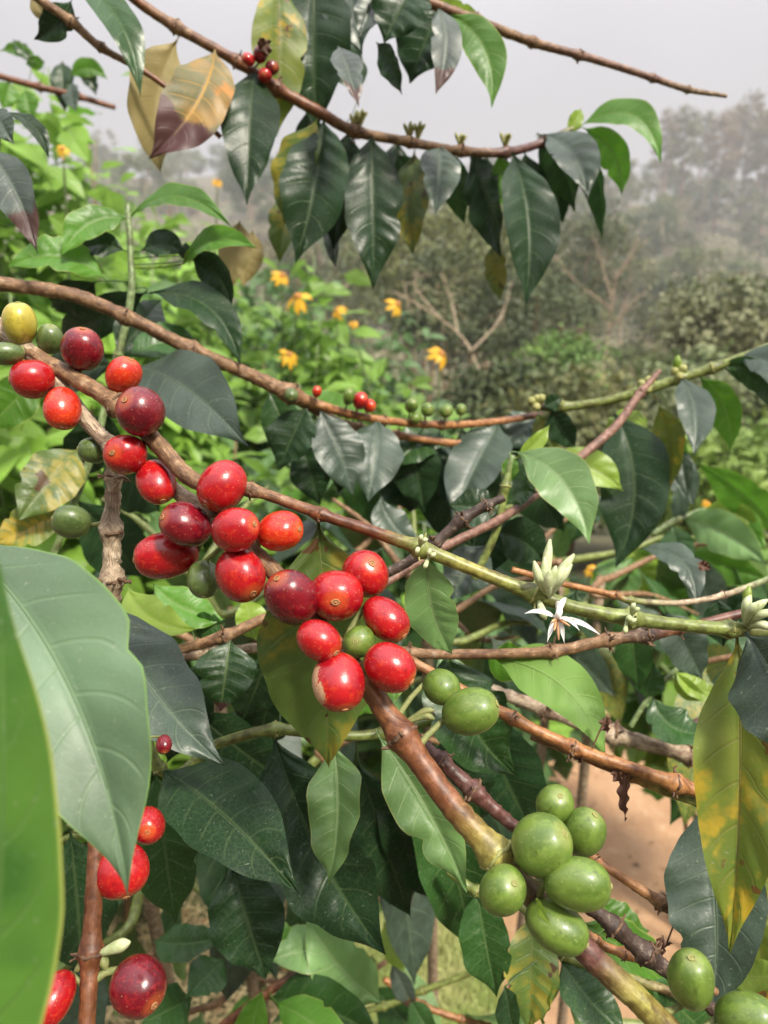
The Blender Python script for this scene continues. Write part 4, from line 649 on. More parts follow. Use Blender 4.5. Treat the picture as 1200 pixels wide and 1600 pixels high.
def build_ground():
    xs = np.unique(np.concatenate([-np.geomspace(3.2, 260, 46)[::-1], np.linspace(-3.2, 3.2, 81), np.geomspace(3.2, 260, 46)]).round(4))
    ys = np.unique(np.concatenate([np.linspace(-80, -1, 14), np.linspace(-1, 8, 110), np.geomspace(8, 260, 80)]).round(4))
    X, Y = np.meshgrid(xs, ys, indexing='ij'); V = np.stack([X, Y, hgt(X, Y)], -1).reshape(-1, 3); n = len(ys)
    F = [(i*n+j, (i+1)*n+j, (i+1)*n+j+1, i*n+j+1) for i in range(len(xs)-1) for j in range(n-1)]
    struct(link('ground', mesh('ground', V, F, ground_mat())))
    # trodden dirt path: a lumpy sheet just above the soil, running away to the right
    nu, nv = 90, 40; V = []; g = np.random.default_rng(5)
    for i in range(nu+1):
        t = i/nu; c = np.array([.30+.95*t+.45*t*t, .95+1.85*t]); wd = .58+.06*math.sin(t*9)
        d = nrm(np.array([.95+.9*t, 1.85])); s = np.array([-d[1], d[0]])
        for j in range(nv+1):
            q = (j/nv-.5)*2; e = wd*(1+.10*float(vnoise(t*9, q+3, .5, 8))+.12*float(vnoise(t*30, q+7, .5, 9)))
            p = c+s*q*e; V.append((p[0], p[1], float(hgt(p[0], p[1]))+.006+.02*(1-q*q)*max(0, 1-abs(q)**6)+.02*float(vnoise(p[0]*10, p[1]*10, .9, 6))*(1-q*q)))
    F = [(i*(nv+1)+j, (i+1)*(nv+1)+j, (i+1)*(nv+1)+j+1, i*(nv+1)+j+1) for i in range(nu) for j in range(nv)]
    struct(link('dirt_path', mesh('dirt_path', V, F, path_mat())))

def blades(name, region, n, h, wd, mat, seed, lean=.6, flat=False):
    g = np.random.default_rng(seed); V = np.zeros((n, 5, 3)); F = []
    p = np.array([region(g) for _ in range(n)]); a = g.uniform(0, 6.28, n); hh = h*g.uniform(.5, 1.3, n); ln = lean*g.uniform(.3, 1.3, n)
    d = np.stack([np.cos(a), np.sin(a), 0*a], -1); s = np.stack([-np.sin(a), np.cos(a), 0*a], -1)*wd; z = hgt(p[:, 0], p[:, 1])
    base = np.stack([p[:, 0], p[:, 1], z-.002], -1)
    if flat: base[:, 2] += g.uniform(.004, .03, n)
    mid = base+d*(hh*ln*.35)[:, None]; mid[:, 2] += hh*(.6 if not flat else .06); top = base+d*(hh*ln)[:, None]; top[:, 2] += hh*(1-.3*ln if not flat else 0*hh+.02)
    V[:, 0] = base-s; V[:, 1] = base+s; V[:, 2] = mid+s*.8; V[:, 3] = mid-s*.8; V[:, 4] = top
    for i in range(n): k = i*5; F += [(k, k+1, k+2, k+3), (k+3, k+2, k+4)]
    o = link(name, mesh(name, V, F, mat)); o['kind'] = 'stuff'; return o
def box_region(x0, x1, y0, y1, thr=-.1, sc=.25, sd=11):
    def f(g):
        for _ in range(60):
            x = g.uniform(x0, x1); y = g.uniform(y0, y1)
            if vnoise(x, y, sc, sd) > thr+g.normal()*.08: return x, y
        return x, y
    return f

# ---------------------------------------------------------------- shared leaves for the shrubs
_lv = {}
def shared_leaf(mat, k, shape='coffee'):
    key = (mat, k, shape)
    if key in _lv: return _lv[key]
    g = np.random.default_rng(50+k)
    if shape == 'coffee':
        V, F, uv = leaf_geo((.07, 0, 0), (1, 0, -g.uniform(.1, .3)), np.array([0, 0, 1.]), .40*g.uniform(.9, 1.1), (0, 0, .08+.1*g.random()), (R(g.uniform(6, 20)), R(g.uniform(6, 20))), 16, 8, .02, .03, k, (0, 0, 0), .007, 0, R(g.uniform(-20, 20)), 6)
    else:      # broad ovate leaf of the flowering bush, some with a pair of lobes
        V, F, uv = leaf_geo((.16, 0, 0), (1, 0, -g.uniform(.05, .35)), np.array([0, 0, 1.]), .52*g.uniform(.85, 1.15), (0, 0, .1+.12*g.random()), (R(g.uniform(4, 24)), R(g.uniform(4, 24))), 12, 6, .015, .05, k, (0, 0, 0), .008, 0, R(g.uniform(-30, 30)), 5)
        if k % 2:
            n = 13*7; q = V[:n].reshape(13, 7, 3); i = [4, 7]; 
            for j in (0, 6): q[5, j, 1] *= .62; q[6, j, 1] *= .7; q[8, j, 1] *= 1.25
            V[:n] = q.reshape(-1, 3)
    _lv[key] = mesh('leaf', V, F, LEAFM[mat], uv=uv); return _lv[key]
def put_leaf(me, parent, base, p, d, n, L):
    d = nrm(np.asarray(d, float)); n = nrm(n-d*(n@d)); b = np.cross(n, d); q = np.asarray(p)-base
    M = Matrix(((d[0]*L, b[0]*L, n[0]*L, q[0]), (d[1]*L, b[1]*L, n[1]*L, q[1]), (d[2]*L, b[2]*L, n[2]*L, q[2]), (0, 0, 0, 1)))
    return link('leaf', me, parent, M)

def coffee_shrub(label, root_px, twigs, mats, seed, L=.115, group='coffee shrubs behind the fruiting branches', leafstep=.042, cherries=0):
    """a shrub behind: a trunk from the ground and leafy twigs (px, py, d) -> (px, py, d)"""
    g = np.random.default_rng(seed); first = P(*twigs[0][0]); base = np.array([*ground_at(*root_px)[:2], 0.]) if root_px else np.array([first[0], first[1]+.1, 0.]); base[2] = float(hgt(base[0], base[1]))
    root = thing('coffee_shrub', label, 'shrub', base, group); top = np.mean([P(*t[0]) for t in twigs], 0); top[2] = max(P(*t[0])[2] for t in twigs)
    C = catmull([base, base*.6+top*.4+np.array([.03, .02, 0]), top], 10); V, F = tube(C, np.linspace(.009, .005, len(C)), 8, .06, seed); m = MB(); m.add(V-base, F, TONE['gy']); link('trunk', m.mesh('trunk', BARK), root)
    for t in twigs:
        a, b = P(*t[0]), P(*t[1]); ln = np.linalg.norm(b-a); q = C[np.argmin(np.linalg.norm(C-a, axis=1))]
        mid = (a+b)/2+np.array([0, 0, .08*ln]); T = catmull([q, a, mid, b], 8); V, F = tube(T, np.linspace(.0045, .0018, len(T)), 6, .06, seed); m = MB(); m.add(V-base, F, TONE['gn'] if g.random() < .5 else TONE['br']); link('twig', m.mesh('twig', BARK), root)
        n = max(2, int(ln/leafstep)); 
        for k in range(n):
            f = (k+.7)/n; i = int(8+f*(len(T)-9)); p = T[i]; tg = nrm(T[min(i+1, len(T)-1)]-T[i-1])
            side = nrm(np.cross(tg, [0, 0, 1.])); 
            for sgn in (-1, 1):
                if g.random() < .08: continue
                d = side*sgn*g.uniform(.6, 1)+tg*g.uniform(.1, .6)+np.array([0, 0, -g.uniform(.25, 1.3)])+g.standard_normal(3)*.15
                put_leaf(shared_leaf(mats[int(g.integers(len(mats)))], int(g.integers(5))), root, base, p, d, np.array([0, -.25, 1.])+g.standard_normal(3)*.3, L*g.uniform(.7, 1.2))
    return root

# ---------------------------------------------------------------- yellow flowered bushes
def flower(root, base, p, face, r, seed):
    g = np.random.default_rng(seed); face = nrm(np.asarray(face, float)); a = nrm(np.cross(face, [0, 0, 1.01])); b = np.cross(a, face)
    m = MB(); V, F = tube([p-face*r*.25, p-face*r*.1, p+face*r*.05, p+face*r*.12], [r*.1, r*.26, r*.28, r*.14], 10); m.add(V-base, F); fl = link('flower', m.mesh('flower', YDISC), root)
    for i in range(8):
        t = i/8*6.283+g.uniform(-.15, .15); d = math.cos(t)*a+math.sin(t)*b; droop = g.uniform(-2.2, -.5)
        V, F, uv = leaf_geo(p+d*r*.18, p+d*r*g.uniform(.85, 1.1)+face*r*droop*.5, face, r*.46, face*r*.1, (.25, .25), 6, 4, 0, .05, seed+i, None, r*.01)
        V[:] = V; link('petal', mesh('petal', V-base, F, YPETAL, uv=uv), fl)
def leaf_mass(n, P_, D_, N_, L_, mats_me, seed):
    """many small folded leaves joined into one mesh"""
    g = np.random.default_rng(seed); d = nrm(D_); nn = nrm(N_-d*np.sum(N_*d, -1, keepdims=True)); b = np.cross(nn, d); L_ = L_[:, None]
    V = np.stack([P_, P_+d*L_*.35+b*L_*.24+nn*L_*.05, P_+d*L_*.72+b*L_*.17-nn*L_*.02, P_+d*L_-nn*L_*.16, P_+d*L_*.72-b*L_*.17-nn*L_*.02, P_+d*L_*.35-b*L_*.24+nn*L_*.05, P_+d*L_*.5], 1)
    F = []; 
    for i in range(n): k = i*7; F += [(k+1, k, k+6), (k+2, k+1, k+6), (k+3, k+2, k+6), (k+4, k+3, k+6), (k+5, k+4, k+6), (k, k+5, k+6)]
    uv = np.tile(np.array([[0, .5], [.35, 1], [.72, .9], [1, .5], [.72, .1], [.35, 0], [.5, .5]]), (n, 1)); return V.reshape(-1, 3), F, uv
def flower_bush(label, x, y, h, rad, n_ind, n_mass, seed, L=(.085, .145), mats=('sb', 'sb', 'sg', 'br'), flowers=(), lowcut=.25, massmat='sb'):
    g = np.random.default_rng(seed); z0 = float(hgt(x, y)); base = np.array([x, y, z0]); root = thing('flowering_bush', label, 'bush', base, 'yellow flowered bushes on the slope')
    tips = []
    for k in range(11):
        t = g.uniform(0, 6.28); rr = rad*math.sqrt(g.random())*.85; hh = h*g.uniform(.72, 1.0)*(1-.25*(rr/rad)**2); e = base+np.array([rr*math.cos(t), rr*math.sin(t), hh])
        C = catmull([base+np.array([rr*.2*math.cos(t), rr*.2*math.sin(t), -.02]), base+np.array([rr*.6*math.cos(t), rr*.6*math.sin(t), hh*.5]), e], 8); V, F = tube(C, np.linspace(.007, .002, len(C)), 6); m = MB(); m.add(V-base, F, TONE['lg'] if k % 4 else TONE['br']); link('stem', m.mesh('stem', BARK), root); tips.append(C)
    def spot(q):
        C = tips[int(g.integers(len(tips)))]; f = 1-(1-lowcut)*(1-g.random()**q); i = min(len(C)-1, int(f*(len(C)-1))); return C[i]+np.array([*g.normal(0, .03+.10*rad, 2), g.normal(0, .04)])
    for k in range(n_ind):
        p = spot(.75); t = g.uniform(0, 6.28); d = np.array([math.cos(t), math.sin(t), g.uniform(-.7, .3)]); me = shared_leaf(mats[int(g.integers(len(mats)))], int(g.integers(6)), 'broad')
        put_leaf(me, root, base, p, d, np.array([0, -.15, 1.])+g.standard_normal(3)*.35, g.uniform(*L))
    n_mass = int(n_mass*7)
    if n_mass:
        Pm = np.array([spot(1.1) for _ in range(n_mass)]); t = g.uniform(0, 6.28, n_mass); D = np.stack([np.cos(t), np.sin(t), g.uniform(-.8, .3, n_mass)], -1); N = np.array([0, -.1, 1.])+g.standard_normal((n_mass, 3))*.4
        V, F, uv = leaf_mass(n_mass, Pm-base, D, N, g.uniform(*L, n_mass), None, seed); o = link('foliage', mesh('foliage', V, F, LEAFM[massmat], uv=uv, smooth=False), root); o['kind'] = 'stuff'
    for (px, py, rpx, fx, fz) in flowers:
        d = PX((x, y, z0+h))[2]-rad*.9; p = P(px, py, d); 
        C = catmull([base+np.array([0, 0, h*.5]), p*.75+base*.25+np.array([0, 0, h*.1]), p-np.array([0, 0, .01])], 6); V, F = tube(C, np.linspace(.006, .002, len(C)), 6); m = MB(); m.add(V-base, F, TONE['lg']); link('flower_stalk', m.mesh('flower_stalk', BARK), root)
        flower(root, base, p, (fx, -.6, fz), rpx*d/FPX, seed+int(px))
    return root

# ---------------------------------------------------------------- trees
def crown_mat(name, a, b_, c_):
    m = NT(name); oc = m.ocoord(9.0); n1 = m.noise(oc, 1.3, 2); n2 = m.noise(oc, 9, 2); k = m.rnd()
    col = m.mix(m.ramp(n1, .35, .65), a, b_); col = m.mix(m.math('MULTIPLY', m.ramp(n2, .5, .7), .6), col, c_); f = m.math('ADD', .75, m.math('MULTIPLY', k, .5)); col = m.mix(1, col, m.n('ShaderNodeCombineXYZ', {0: f, 1: m.math('ADD', .85, m.math('MULTIPLY', f, .15)), 2: f}).outputs[0], 'MULTIPLY')
    b = m.n('ShaderNodeBsdfPrincipled', {'Base Color': col, 'Roughness': .6}); tr = m.n('ShaderNodeBsdfTranslucent', {'Color': col}); ms = m.n('ShaderNodeMixShader', {0: .25}); m.t.links.new(b.outputs[0], ms.inputs[1]); m.t.links.new(tr.outputs[0], ms.inputs[2]); return m.done(ms.outputs[0])
CROWN = [crown_mat('olive crown', (.075, .105, .028), (.14, .165, .045), (.22, .22, .08)), crown_mat('dark crown', (.04, .066, .022), (.08, .11, .035), (.14, .155, .055)),
         crown_mat('brownish crown', (.13, .115, .05), (.18, .155, .07), (.25, .21, .11)), crown_mat('fresh crown', (.10, .18, .03), (.18, .28, .05), (.26, .32, .08)), crown_mat('pale crown', (.12, .14, .06), (.22, .22, .11), (.44, .41, .28))]
def crown_geo(seed, n_cl, per, shape, leaf, spread):
    g = np.random.default_rng(seed); Pq = []; N = []
    for _ in range(n_cl):
        c = g.standard_normal(3); c /= np.linalg.norm(c); c *= g.uniform(.45, 1)**.6; c = c*np.array(shape); s = spread*g.uniform(.6, 1.3)
        q = g.standard_normal((per, 3))*s*np.array([1, 1, .7]); Pq.append(c+q); N.append(q/s*.9+np.array([0, 0, .6])+g.standard_normal((per, 3))*.3)
    Pq = np.concatenate(Pq); N = np.concatenate(N); D = g.standard_normal(Pq.shape); return leaf_mass(len(Pq), Pq, D, N, leaf*g.uniform(.6, 1.4, len(Pq)), None, seed)
_tm = {}
def tree_meshes(kind, k):
    if (kind, k) in _tm: return _tm[kind, k]
    g = np.random.default_rng(kind*31+k); m = MB()
    if kind == 3: H, shp, cz = 13.5, (1.7, 1.7, 4.3), 9.4     # tall with a bare trunk
    else: H, shp, cz = 5.6, (2.6, 2.6, 2.1), 4.0
    tone = TONE['pk'] if kind == 3 else TONE['gy']
    C = catmull([(0, 0, -.6), (g.uniform(-.2, .2), g.uniform(-.2, .2), H*.4), (g.uniform(-.5, .5), g.uniform(-.5, .5), H*.85)], 8); V, F = tube(C, np.linspace(.24 if kind == 3 else .17, .06, len(C)), 7); m.add(V, F, tone)
    for i in range(7 if kind == 3 else 6):
        a = g.uniform(0, 6.28); f = g.uniform(.5, .95); q = C[int(f*(len(C)-1))]; e = q+np.array([math.cos(a)*shp[0]*.8, math.sin(a)*shp[1]*.8, g.uniform(.6, 2.2)]); Cb = catmull([q, (q+e)/2+np.array([0, 0, -.2]), e], 4); V, F = tube(Cb, np.linspace(.08, .025, len(Cb)), 5); m.add(V, F, tone)
    tm = m.mesh('trunk', BARK)
    pars = {0: (34, 120, .21, .30), 1: (44, 110, .19, .30), 2: (24, 100, .19, .30), 3: (60, 70, .26, .36)}[kind]
    V, F, uv = crown_geo(kind*7+k, pars[0], pars[1], shp, pars[2], pars[3]); V[:, 2] += cz
    mats = {0: CROWN[0], 1: CROWN[1], 2: CROWN[2], 3: CROWN[2]}[kind]; cm = mesh('crown', V, F, mats, uv=uv, smooth=False); _tm[kind, k] = (tm, cm); return tm, cm
def tree(kind, k, x, y, s, label, rz=0.0, name='hillside_tree'):
    tm, cm = tree_meshes(kind, k); r = thing(name, label, 'tree', (x, y, float(hgt(x, y))), 'trees on the misty hillside'); r.rotation_euler = (0, 0, rz); r.scale = (s, s, s*random.uniform(.85, 1.15)); link('trunk', tm, r); c = link('crown', cm, r); return r
def bare_tree(label, x, y, limbs, r0, name='bare_tree', twigs=4, tone='pk'):
    """pale leafless tree: each limb is a list of (px, py, depth)"""
    b0 = P(*limbs[0][0]); base = np.array([b0[0], b0[1], float(hgt(b0[0], b0[1]))]); root = thing(name, label, 'tree', base, None); g = np.random.default_rng(17)
    for i, lm in enumerate(limbs):
        C = [P(*q) for q in lm]; C = ([base-np.array([0, 0, .2])] if i == 0 else [])+C; C = catmull(C, 7); rr = r0*(1 if i == 0 else .55); m = MB(); V, F = tube(C, np.linspace(rr, rr*.3, len(C)), 7, .08, i); m.add(V-base, F, TONE[tone]); link('trunk' if i == 0 else 'limb', m.mesh('limb', BARK), root)
        for _ in range(twigs):
            q = C[int(g.uniform(.4, 1)*(len(C)-1))]; e = q+g.standard_normal(3)*np.array([.5, .5, .45])*r0*11; Ct = catmull([q, (q+e)/2+g.standard_normal(3)*r0*1.3, e], 4); V, F = tube(Ct, np.linspace(rr*.28, rr*.08, len(Ct)), 5); m = MB(); m.add(V-base, F, TONE[tone]); link('twig', m.mesh('twig', BARK), root)
    return root
def round_shrub(label, px, py, d, r, mat, seed, n_cl=40, per=40, leaf=.1, flat=.8, name='shrub', group=None):
    c = P(px, py, d); z0 = float(hgt(c[0], c[1])); root = thing(name, label, 'shrub', (c[0], c[1], z0), group); V, F, uv = crown_geo(seed, n_cl, per, (r, r, r*flat), leaf, r*.24); V[:, 2] += c[2]-z0
    g = np.random.default_rng(seed); m = MB()
    for i in range(6):
        a = g.uniform(0, 6.28); e = np.array([math.cos(a)*r*.6, math.sin(a)*r*.6, c[2]-z0+g.uniform(-.2, .5)*r]); Cb = catmull([(0, 0, -.1), e*np.array([.4, .4, .6]), e], 5); tv, tf = tube(Cb, np.linspace(.03*r, .008*r, len(Cb)), 5); m.add(tv, tf, TONE['br'])
    link('trunk', m.mesh('trunk', BARK), root); o = link('foliage', mesh('foliage', V, F, mat, uv=uv, smooth=False), root); o['kind'] = 'stuff'; return root

def build_haze():
    m = NT('haze air'); v = m.n('ShaderNodeVolumePrincipled', {'Color': (.90, .905, .97), 'Density': HAZE}); v.inputs['Anisotropy'].default_value = .15
    m.t.links.new(v.outputs[0], m.out.inputs['Volume'])
    x0, x1, y0, y1, z0, z1 = -275, 275, -95, 275, -6, 50
    V = [(x, y, z) for x in (x0, x1) for y in (y0, y1) for z in (z0, z1)]; F = [(0, 1, 3, 2), (4, 6, 7, 5), (0, 4, 5, 1), (2, 3, 7, 6), (0, 2, 6, 4), (1, 5, 7, 3)]
    struct(link('haze', mesh('haze', V, F, m.m, smooth=False)), 'stuff')
HAZE = 0.0025

def background():
    build_ground(); g = np.random.default_rng(23)
    # far rows of tall misty trees on the skyline at the right, then the wooded slope
    for i, (px, d) in enumerate([(1035, 99), (1090, 104), (1140, 108), (1180, 102), (1215, 98)]): c = P(px, 300, d); tree(3, i % 3, c[0], c[1], 1.0, 'slender faded tree behind the skyline row', i*2.1, 'skyline_tree')
    for i, (px, d, s, lab) in enumerate([(1062, 84, 1.0, 'tall misty tree with reddish trunk, first of the skyline row from the left'), (1122, 88, 1.12, 'tall misty tree with twin pale trunks in the skyline row'), (1160, 95, 1.1, 'tall faded tree behind the skyline row'), (1196, 86, 1.2, 'tallest misty tree of the skyline row at the right edge'), (1240, 90, 1.1, 'misty skyline tree cut by the right edge')]):
        c = P(px, 300, d); tree(3, i % 3, c[0], c[1], s, lab, i*1.3, 'skyline_tree')
    labs = ['round olive green tree among others on the misty slope', 'dark green dense tree on the misty slope', 'brownish sparse tree on the misty slope']
    n = 0
    for yy in np.concatenate([np.linspace(17, 60, 13), np.linspace(66, 165, 12)]):
        for xx in np.arange(-.30*yy-6, .62*yy+4, 4.6+.045*yy):
            if n > 260: break
            x = xx+g.normal(0, 1.4); y = yy+g.normal(0, 1.5); px, py, d = PX((x, y, hgt(x, y)+3))
            if px < (430 if yy < 75 else -60) or px > 1290: continue
            k = int(g.choice([0, 0, 1, 1, 2, 0])); s = g.uniform(.55, 1.05)*(.62 if y < 30 else .9 if y < 60 else 1.15)
            if abs(px-945) < 60 and y < 24: s *= .6
            tree(k, int(g.integers(3)), x, y, s, labs[k], g.uniform(0, 6.28)); n += 1
    Pm = []
    while len(Pm) < 42000:
        y = 8+110*g.random()**1.6; x = g.uniform(-.3*y-2, .6*y+2)
        if vnoise(x, y, 2.2, 31) > g.normal()*.12-.1: Pm.append((x, y, 0))
    Pm = np.array(Pm); Pm[:, 2] = hgt(Pm[:, 0], Pm[:, 1])+g.random(len(Pm))**1.5*(.35+.9*np.clip(vnoise(Pm[:, 0], Pm[:, 1], 4, 32)+.3, 0, 1)); V, F, uv = leaf_mass(len(Pm), Pm, g.standard_normal(Pm.shape)*[1, 1, .6], np.array([0, -.2, 1.])+g.standard_normal(Pm.shape)*.5, (.06+.0055*Pm[:, 1])*g.uniform(.6, 1.4, len(Pm)), None, 3)
    o = link('undergrowth', mesh('undergrowth', V, F, CROWN[4], uv=uv, smooth=False)); o['kind'] = 'stuff'
    bare_tree('pale leafless tree with forked reddish trunk on the slope beyond the bushes', 0, 0, [[(932, 640, 12.5), (945, 560, 12.5), (955, 480, 12.6), (965, 420, 12.6)], [(952, 480, 12.6), (900, 440, 12.4), (862, 395, 12.3), (845, 370, 12.2)], [(956, 470, 12.6), (940, 410, 12.8), (930, 375, 12.8)], [(960, 440, 12.6), (985, 400, 12.5), (1000, 372, 12.5)], [(950, 520, 12.5), (980, 480, 12.4), (1010, 455, 12.4)]], .036, twigs=16, tone='gy')
    bare_tree('pale tangled leafless shrub behind the yellow flowers', 0, 0, [[(760, 640, 6.2), (740, 560, 6.2), (715, 520, 6.2), (660, 480, 6.1), (615, 455, 6.0)], [(715, 520, 6.2), (705, 470, 6.3), (690, 430, 6.3)], [(735, 550, 6.2), (780, 500, 6.3), (800, 440, 6.4)], [(745, 590, 6.2), (800, 570, 6.3), (850, 560, 6.4)], [(690, 500, 6.2), (650, 450, 6.2), (655, 420, 6.2)]], .017, 'bare_shrub', 18, 'pg')
    round_shrub('fresh green rounded shrub standing before the pale bare tree', 865, 590, 9.5, .62, CROWN[3], 3, 44, 90, .075); round_shrub('small round grey green shrub beside the fresh green one', 1035, 585, 12, .45, CROWN[0], 4, 26, 80, .08)
    for i, (px, py, d, r, c, lab) in enumerate([(1150, 520, 6.5, .55, 4, 'bush with pale silvery leaves at the right edge of the slope'), (1090, 640, 5.0, .42, 4, 'low bush of pale small leaves under the green shoot'), (1190, 690, 4.2, .5, 4, 'brownish bush with pale leaves at the right edge'), (1010, 700, 5.5, .5, 4, 'dusty bush half hidden behind the big dark ribbed leaf'), (1130, 780, 3.2, .36, 3, 'leafy green bush low at the right'), (900, 700, 4.8, .5, 0, 'olive bush behind the pale young leaf'),
        (720, 480, 9.5, .8, 1, 'dark bush behind the tangled bare shrub'), (830, 500, 12, .9, 1, 'dark shadowy bush between the two bare trees'), (660, 400, 11, 1.0, 0, 'olive bush under the hanging dark leaves'), (760, 390, 14, 1.2, 0, 'round olive bush farther up the slope'), (900, 400, 17, 1.2, 1, 'dark green bush farther up the slope'), (800, 640, 5.5, .45, 1, 'dark bush below the tangled bare shrub')]):
        round_shrub(lab, px, py, d, r, CROWN[c], 40+i, 46, 90, .038*d**.35, .8)
    
    # bushes with yellow flowers, left and centre
    FB = flower_bush
    def FB(lab, px, d, top, rad, *a, **k): c = P(px, top, d); flower_bush(lab, c[0], c[1], c[2]-float(hgt(c[0], c[1])), rad, *a, **k)
    FB('tallest flowering bush at the upper left against the fog', 40, 1.75, 70, .36, 130, 260, 61, flowers=[(98, 232, 12, .2, .5)], lowcut=.55)
    FB('flowering bush rising behind the left border leaves', -60, 1.3, 215, .30, 70, 160, 62, lowcut=.5)
    FB('dense flowering bush left of the upright shoot', 130, 2.3, 200, .46, 120, 170, 63, lowcut=.4)
    FB('flowering bush with wilted brown heads under the orange blotched leaf', 285, 2.7, 280, .5, 120, 200, 64, flowers=[(340, 282, 10, .3, .6)])
    FB('flowering bush with yellow blooms behind the dark hanging leaves', 425, 2.7, 340, .42, 110, 200, 65, flowers=[(465, 462, 24, -.2, .8), (441, 430, 17, .5, .5), (452, 553, 18, .2, .7)])
    FB('flowering bush in the middle with two orange yellow blooms', 550, 2.9, 450, .42, 110, 200, 66, flowers=[(525, 484, 15, -.6, .6), (622, 475, 20, .7, .5)], mats=('sb', 'sg', 'sg'))
    FB('low flowering bush at the centre with one yellow bloom on its right', 660, 2.3, 545, .30, 100, 140, 67, flowers=[(690, 552, 22, .5, .6), (553, 505, 8, .3, .6)], mats=('sg', 'sg', 'sb'), massmat='sg')
    FB('flowering bush far left below the tallest one', 50, 1.45, 400, .36, 90, 150, 68)
    FB('dense low flowering bush behind the left cherries', 270, 1.7, 470, .42, 110, 200, 69)
    FB('flowering bush behind the fork of the bare brown branch', 450, 1.8, 560, .38, 100, 180, 73, massmat='sg')
    FB('low flowering bush behind the short grey leaf', 590, 2.0, 560, .30, 80, 140, 74, mats=('sg', 'sb'))
    FB('flowering bush with yellow buds at the right behind the white blossom', 1215, 1.5, 770, .26, 90, 90, 70, lowcut=.66, flowers=[(925, 890, 13, -.2, .8), (1105, 786, 8, 0, .6)], L=(.08, .15), mats=('br', 'sb', 'br'))
    FB('low flowering bush in the gap behind the curved pale leaf', 740, 1.6, 690, .28, 80, 90, 71, lowcut=.5, mats=('sg', 'sb', 'md'), massmat='sg')
    FB('leafy bush standing just beyond the dirt path', 950, 3.6, 900, .5, 60, 160, 72, mats=('sg', 'md'), massmat='sg')
    FB('hazy flowering bush on the slope at the far left', 60, 3.1, 190, .7, 50, 260, 75)
    FB('hazy flowering bush on the slope below the foggy hill', 215, 3.7, 285, .8, 50, 300, 76)
    FB('hazy flowering bush between the dark hanging leaves', 385, 4.1, 345, .75, 50, 300, 77, massmat='sg')
    FB('hazy flowering bush left of the tangled bare shrub', 530, 4.4, 415, .7, 50, 280, 78, massmat='sg')
    # coffee shrubs filling the shade behind
    CS = coffee_shrub; dk = ('dk', 'dk', 'md', 'gy', 'ds')
    CS('shaded coffee shrub behind the ripe cherry clusters', None, [((300, 900, .62), (160, 780, .66)), ((320, 880, .62), (420, 760, .68)), ((350, 960, .6), (560, 880, .66)), ((300, 1000, .6), (120, 960, .64)), ((330, 1080, .6), (500, 1010, .64))], dk, 81)
    CS('shaded coffee shrub behind the curved pale leaf in the middle', None, [((640, 900, .66), (520, 780, .7)), ((660, 880, .66), (800, 790, .72)), ((690, 960, .62), (860, 900, .66)), ((700, 1000, .6), (880, 980, .66)), ((650, 860, .72), (640, 740, .76))], dk, 82)
    CS('shaded coffee shrub filling the lower left corner', None, [((170, 1200, .55), (20, 1140, .56)), ((190, 1300, .52), (60, 1330, .54)), ((200, 1450, .5), (60, 1560, .52)), ((260, 1260, .54), (420, 1220, .58))], dk, 83)
    CS('shaded coffee shrub behind the light green hanging leaves', None, [((500, 1180, .56), (620, 1280, .58)), ((480, 1200, .56), (360, 1330, .58)), ((560, 1150, .58), (740, 1180, .62))], dk, 84)
    CS('coffee shrub with drooping leaves behind the white blossom', None, [((900, 960, .72), (790, 1010, .74)), ((930, 930, .72), (1090, 960, .78)), ((960, 900, .76), (1150, 850, .82)), ((1000, 960, .8), (1180, 1040, .84)), ((880, 960, .78), (960, 1000, .8))], ('dk', 'md', 'gy', 'ol'), 85)
    CS('coffee shrub at the right edge behind the yellowing leaf', (1420, 1500), [((1200, 1030, .6), (1080, 1040, .62)), ((1260, 1090, .6), (1130, 1110, .62)), ((1290, 1200, .6), (1190, 1260, .6))], ('md', 'dk', 'ol', 'br'), 86)
    CS('low coffee shrub with sunlit leaves along the bottom edge', None, [((520, 1560, .72), (380, 1530, .72)), ((540, 1560, .72), (640, 1480, .74)), ((420, 1640, .66), (560, 1610, .68)), ((300, 1650, .66), (180, 1640, .66)), ((560, 1600, .7), (700, 1640, .7))], ('md', 'br', 'pl', 'md'), 87)
    CS('low coffee shrub with fresh leaves in the bottom right corner', None, [((940, 1600, .6), (820, 1640, .6)), ((1030, 1640, .6), (1130, 1640, .6)), ((1150, 1600, .6), (1230, 1540, .6))], ('md', 'br', 'pl'), 88)
    CS('small leaved coffee shrub in the deep shade at the bottom left', None, [((330, 1400, .66), (200, 1350, .68)), ((340, 1420, .66), (470, 1400, .68)), ((300, 1480, .64), (180, 1520, .66)), ((380, 1500, .66), (520, 1540, .68)), ((350, 1560, .66), (240, 1620, .66)), ((560, 1420, .68), (660, 1380, .7))], ('md', 'br', 'md', 'dk', 'pl'), 91, L=.07)
    CS('small leaved coffee shrub in the shade under the ripe cherries', None, [((380, 960, .7), (250, 940, .72)), ((400, 1000, .7), (540, 960, .72)), ((420, 1080, .7), (300, 1130, .7)), ((600, 1080, .72), (720, 1060, .74)), ((560, 860, .74), (680, 760, .76)), ((700, 900, .74), (820, 860, .76))], ('md', 'br', 'md', 'dk', 'yg'), 92, L=.075)
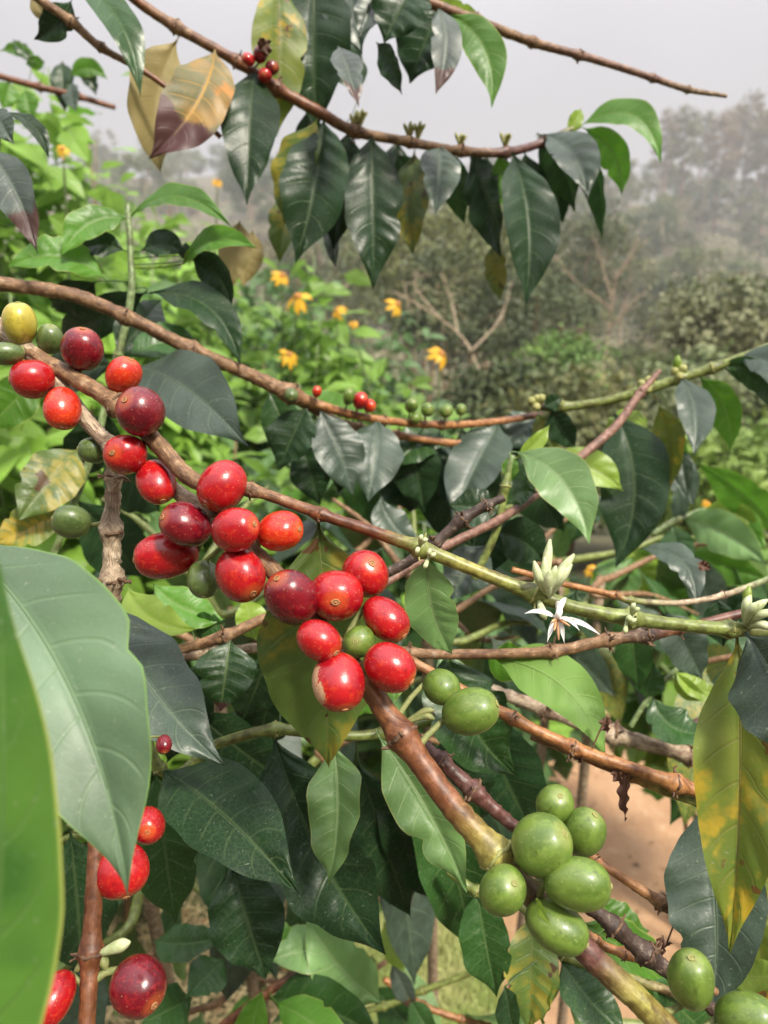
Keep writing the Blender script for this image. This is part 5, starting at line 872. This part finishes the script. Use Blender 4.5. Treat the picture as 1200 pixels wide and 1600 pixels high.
    CS('small leaved coffee shrub behind the withered flower twig', None, [((760, 1000, .8), (660, 960, .82)), ((800, 980, .8), (930, 990, .84)), ((820, 880, .84), (900, 800, .86)), ((980, 860, .86), (1090, 840, .9)), ((1000, 980, .86), (1110, 1000, .9))], ('md', 'br', 'md', 'sg', 'ol'), 93, L=.08)
    # the ground in the gaps
    pg = plain_mat('pale grass', (.34, .44, .12), (.55, .55, .24), 9, .6, .3); dg = plain_mat('dry straw', (.26, .19, .09), (.48, .38, .21), 14, .8)
    dl = plain_mat('leaf litter', (.11, .06, .03), (.24, .14, .065), 14, .8)
    c = ground_at(700, 1500); blades('grass', box_region(c[0]-.28, c[0]+.10, c[1]-.28, c[1]+.22, -.9, .2), 20000, .06, .0017, pg, 3)
    c2 = ground_at(940, 1120); blades('grass', box_region(c2[0]-.5, c2[0]+.9, c2[1]-.05, c2[1]+.9, -.2, .3), 9000, .10, .003, pg, 4)
    blades('dry_straw', box_region(-.9, .15, .75, 1.6, -.3, .2), 4200, .07, .0022, dg, 5, 1.0, True); blades('fallen_leaves', box_region(-1.0, 1.9, .7, 2.8, .0, .25, 13), 1100, .04, .009, dl, 6, 1.0, True)
    # loose clods and pebbles on the path
    gp = np.random.default_rng(77); m = MB(); ico = np.array([(1, 0, 0), (-1, 0, 0), (0, 1, 0), (0, -1, 0), (0, 0, 1), (0, 0, -1)], float); fi = [(0, 2, 4), (2, 1, 4), (1, 3, 4), (3, 0, 4), (2, 0, 5), (1, 2, 5), (3, 1, 5), (0, 3, 5)]
    for _ in range(1500):
        t = gp.random(); q = gp.uniform(-.95, .95); r = .003+.011*gp.random()**3; x = .30+.95*t+.45*t*t-.85*q*.58; y = .95+1.85*t+.5*q*.58
        m.add(ico*r*gp.uniform(.6, 1.2, (6, 3))*[1, 1, .7]+[x, y, float(hgt(x, y))+.016+r*.2], fi)
    o = link('pebbles', m.mesh('pebbles', plain_mat('pebble', (.24, .14, .08), (.50, .36, .24), 30, .9))); o['kind'] = 'stuff'
    build_haze()

background()
upper_branches()
near_branches()
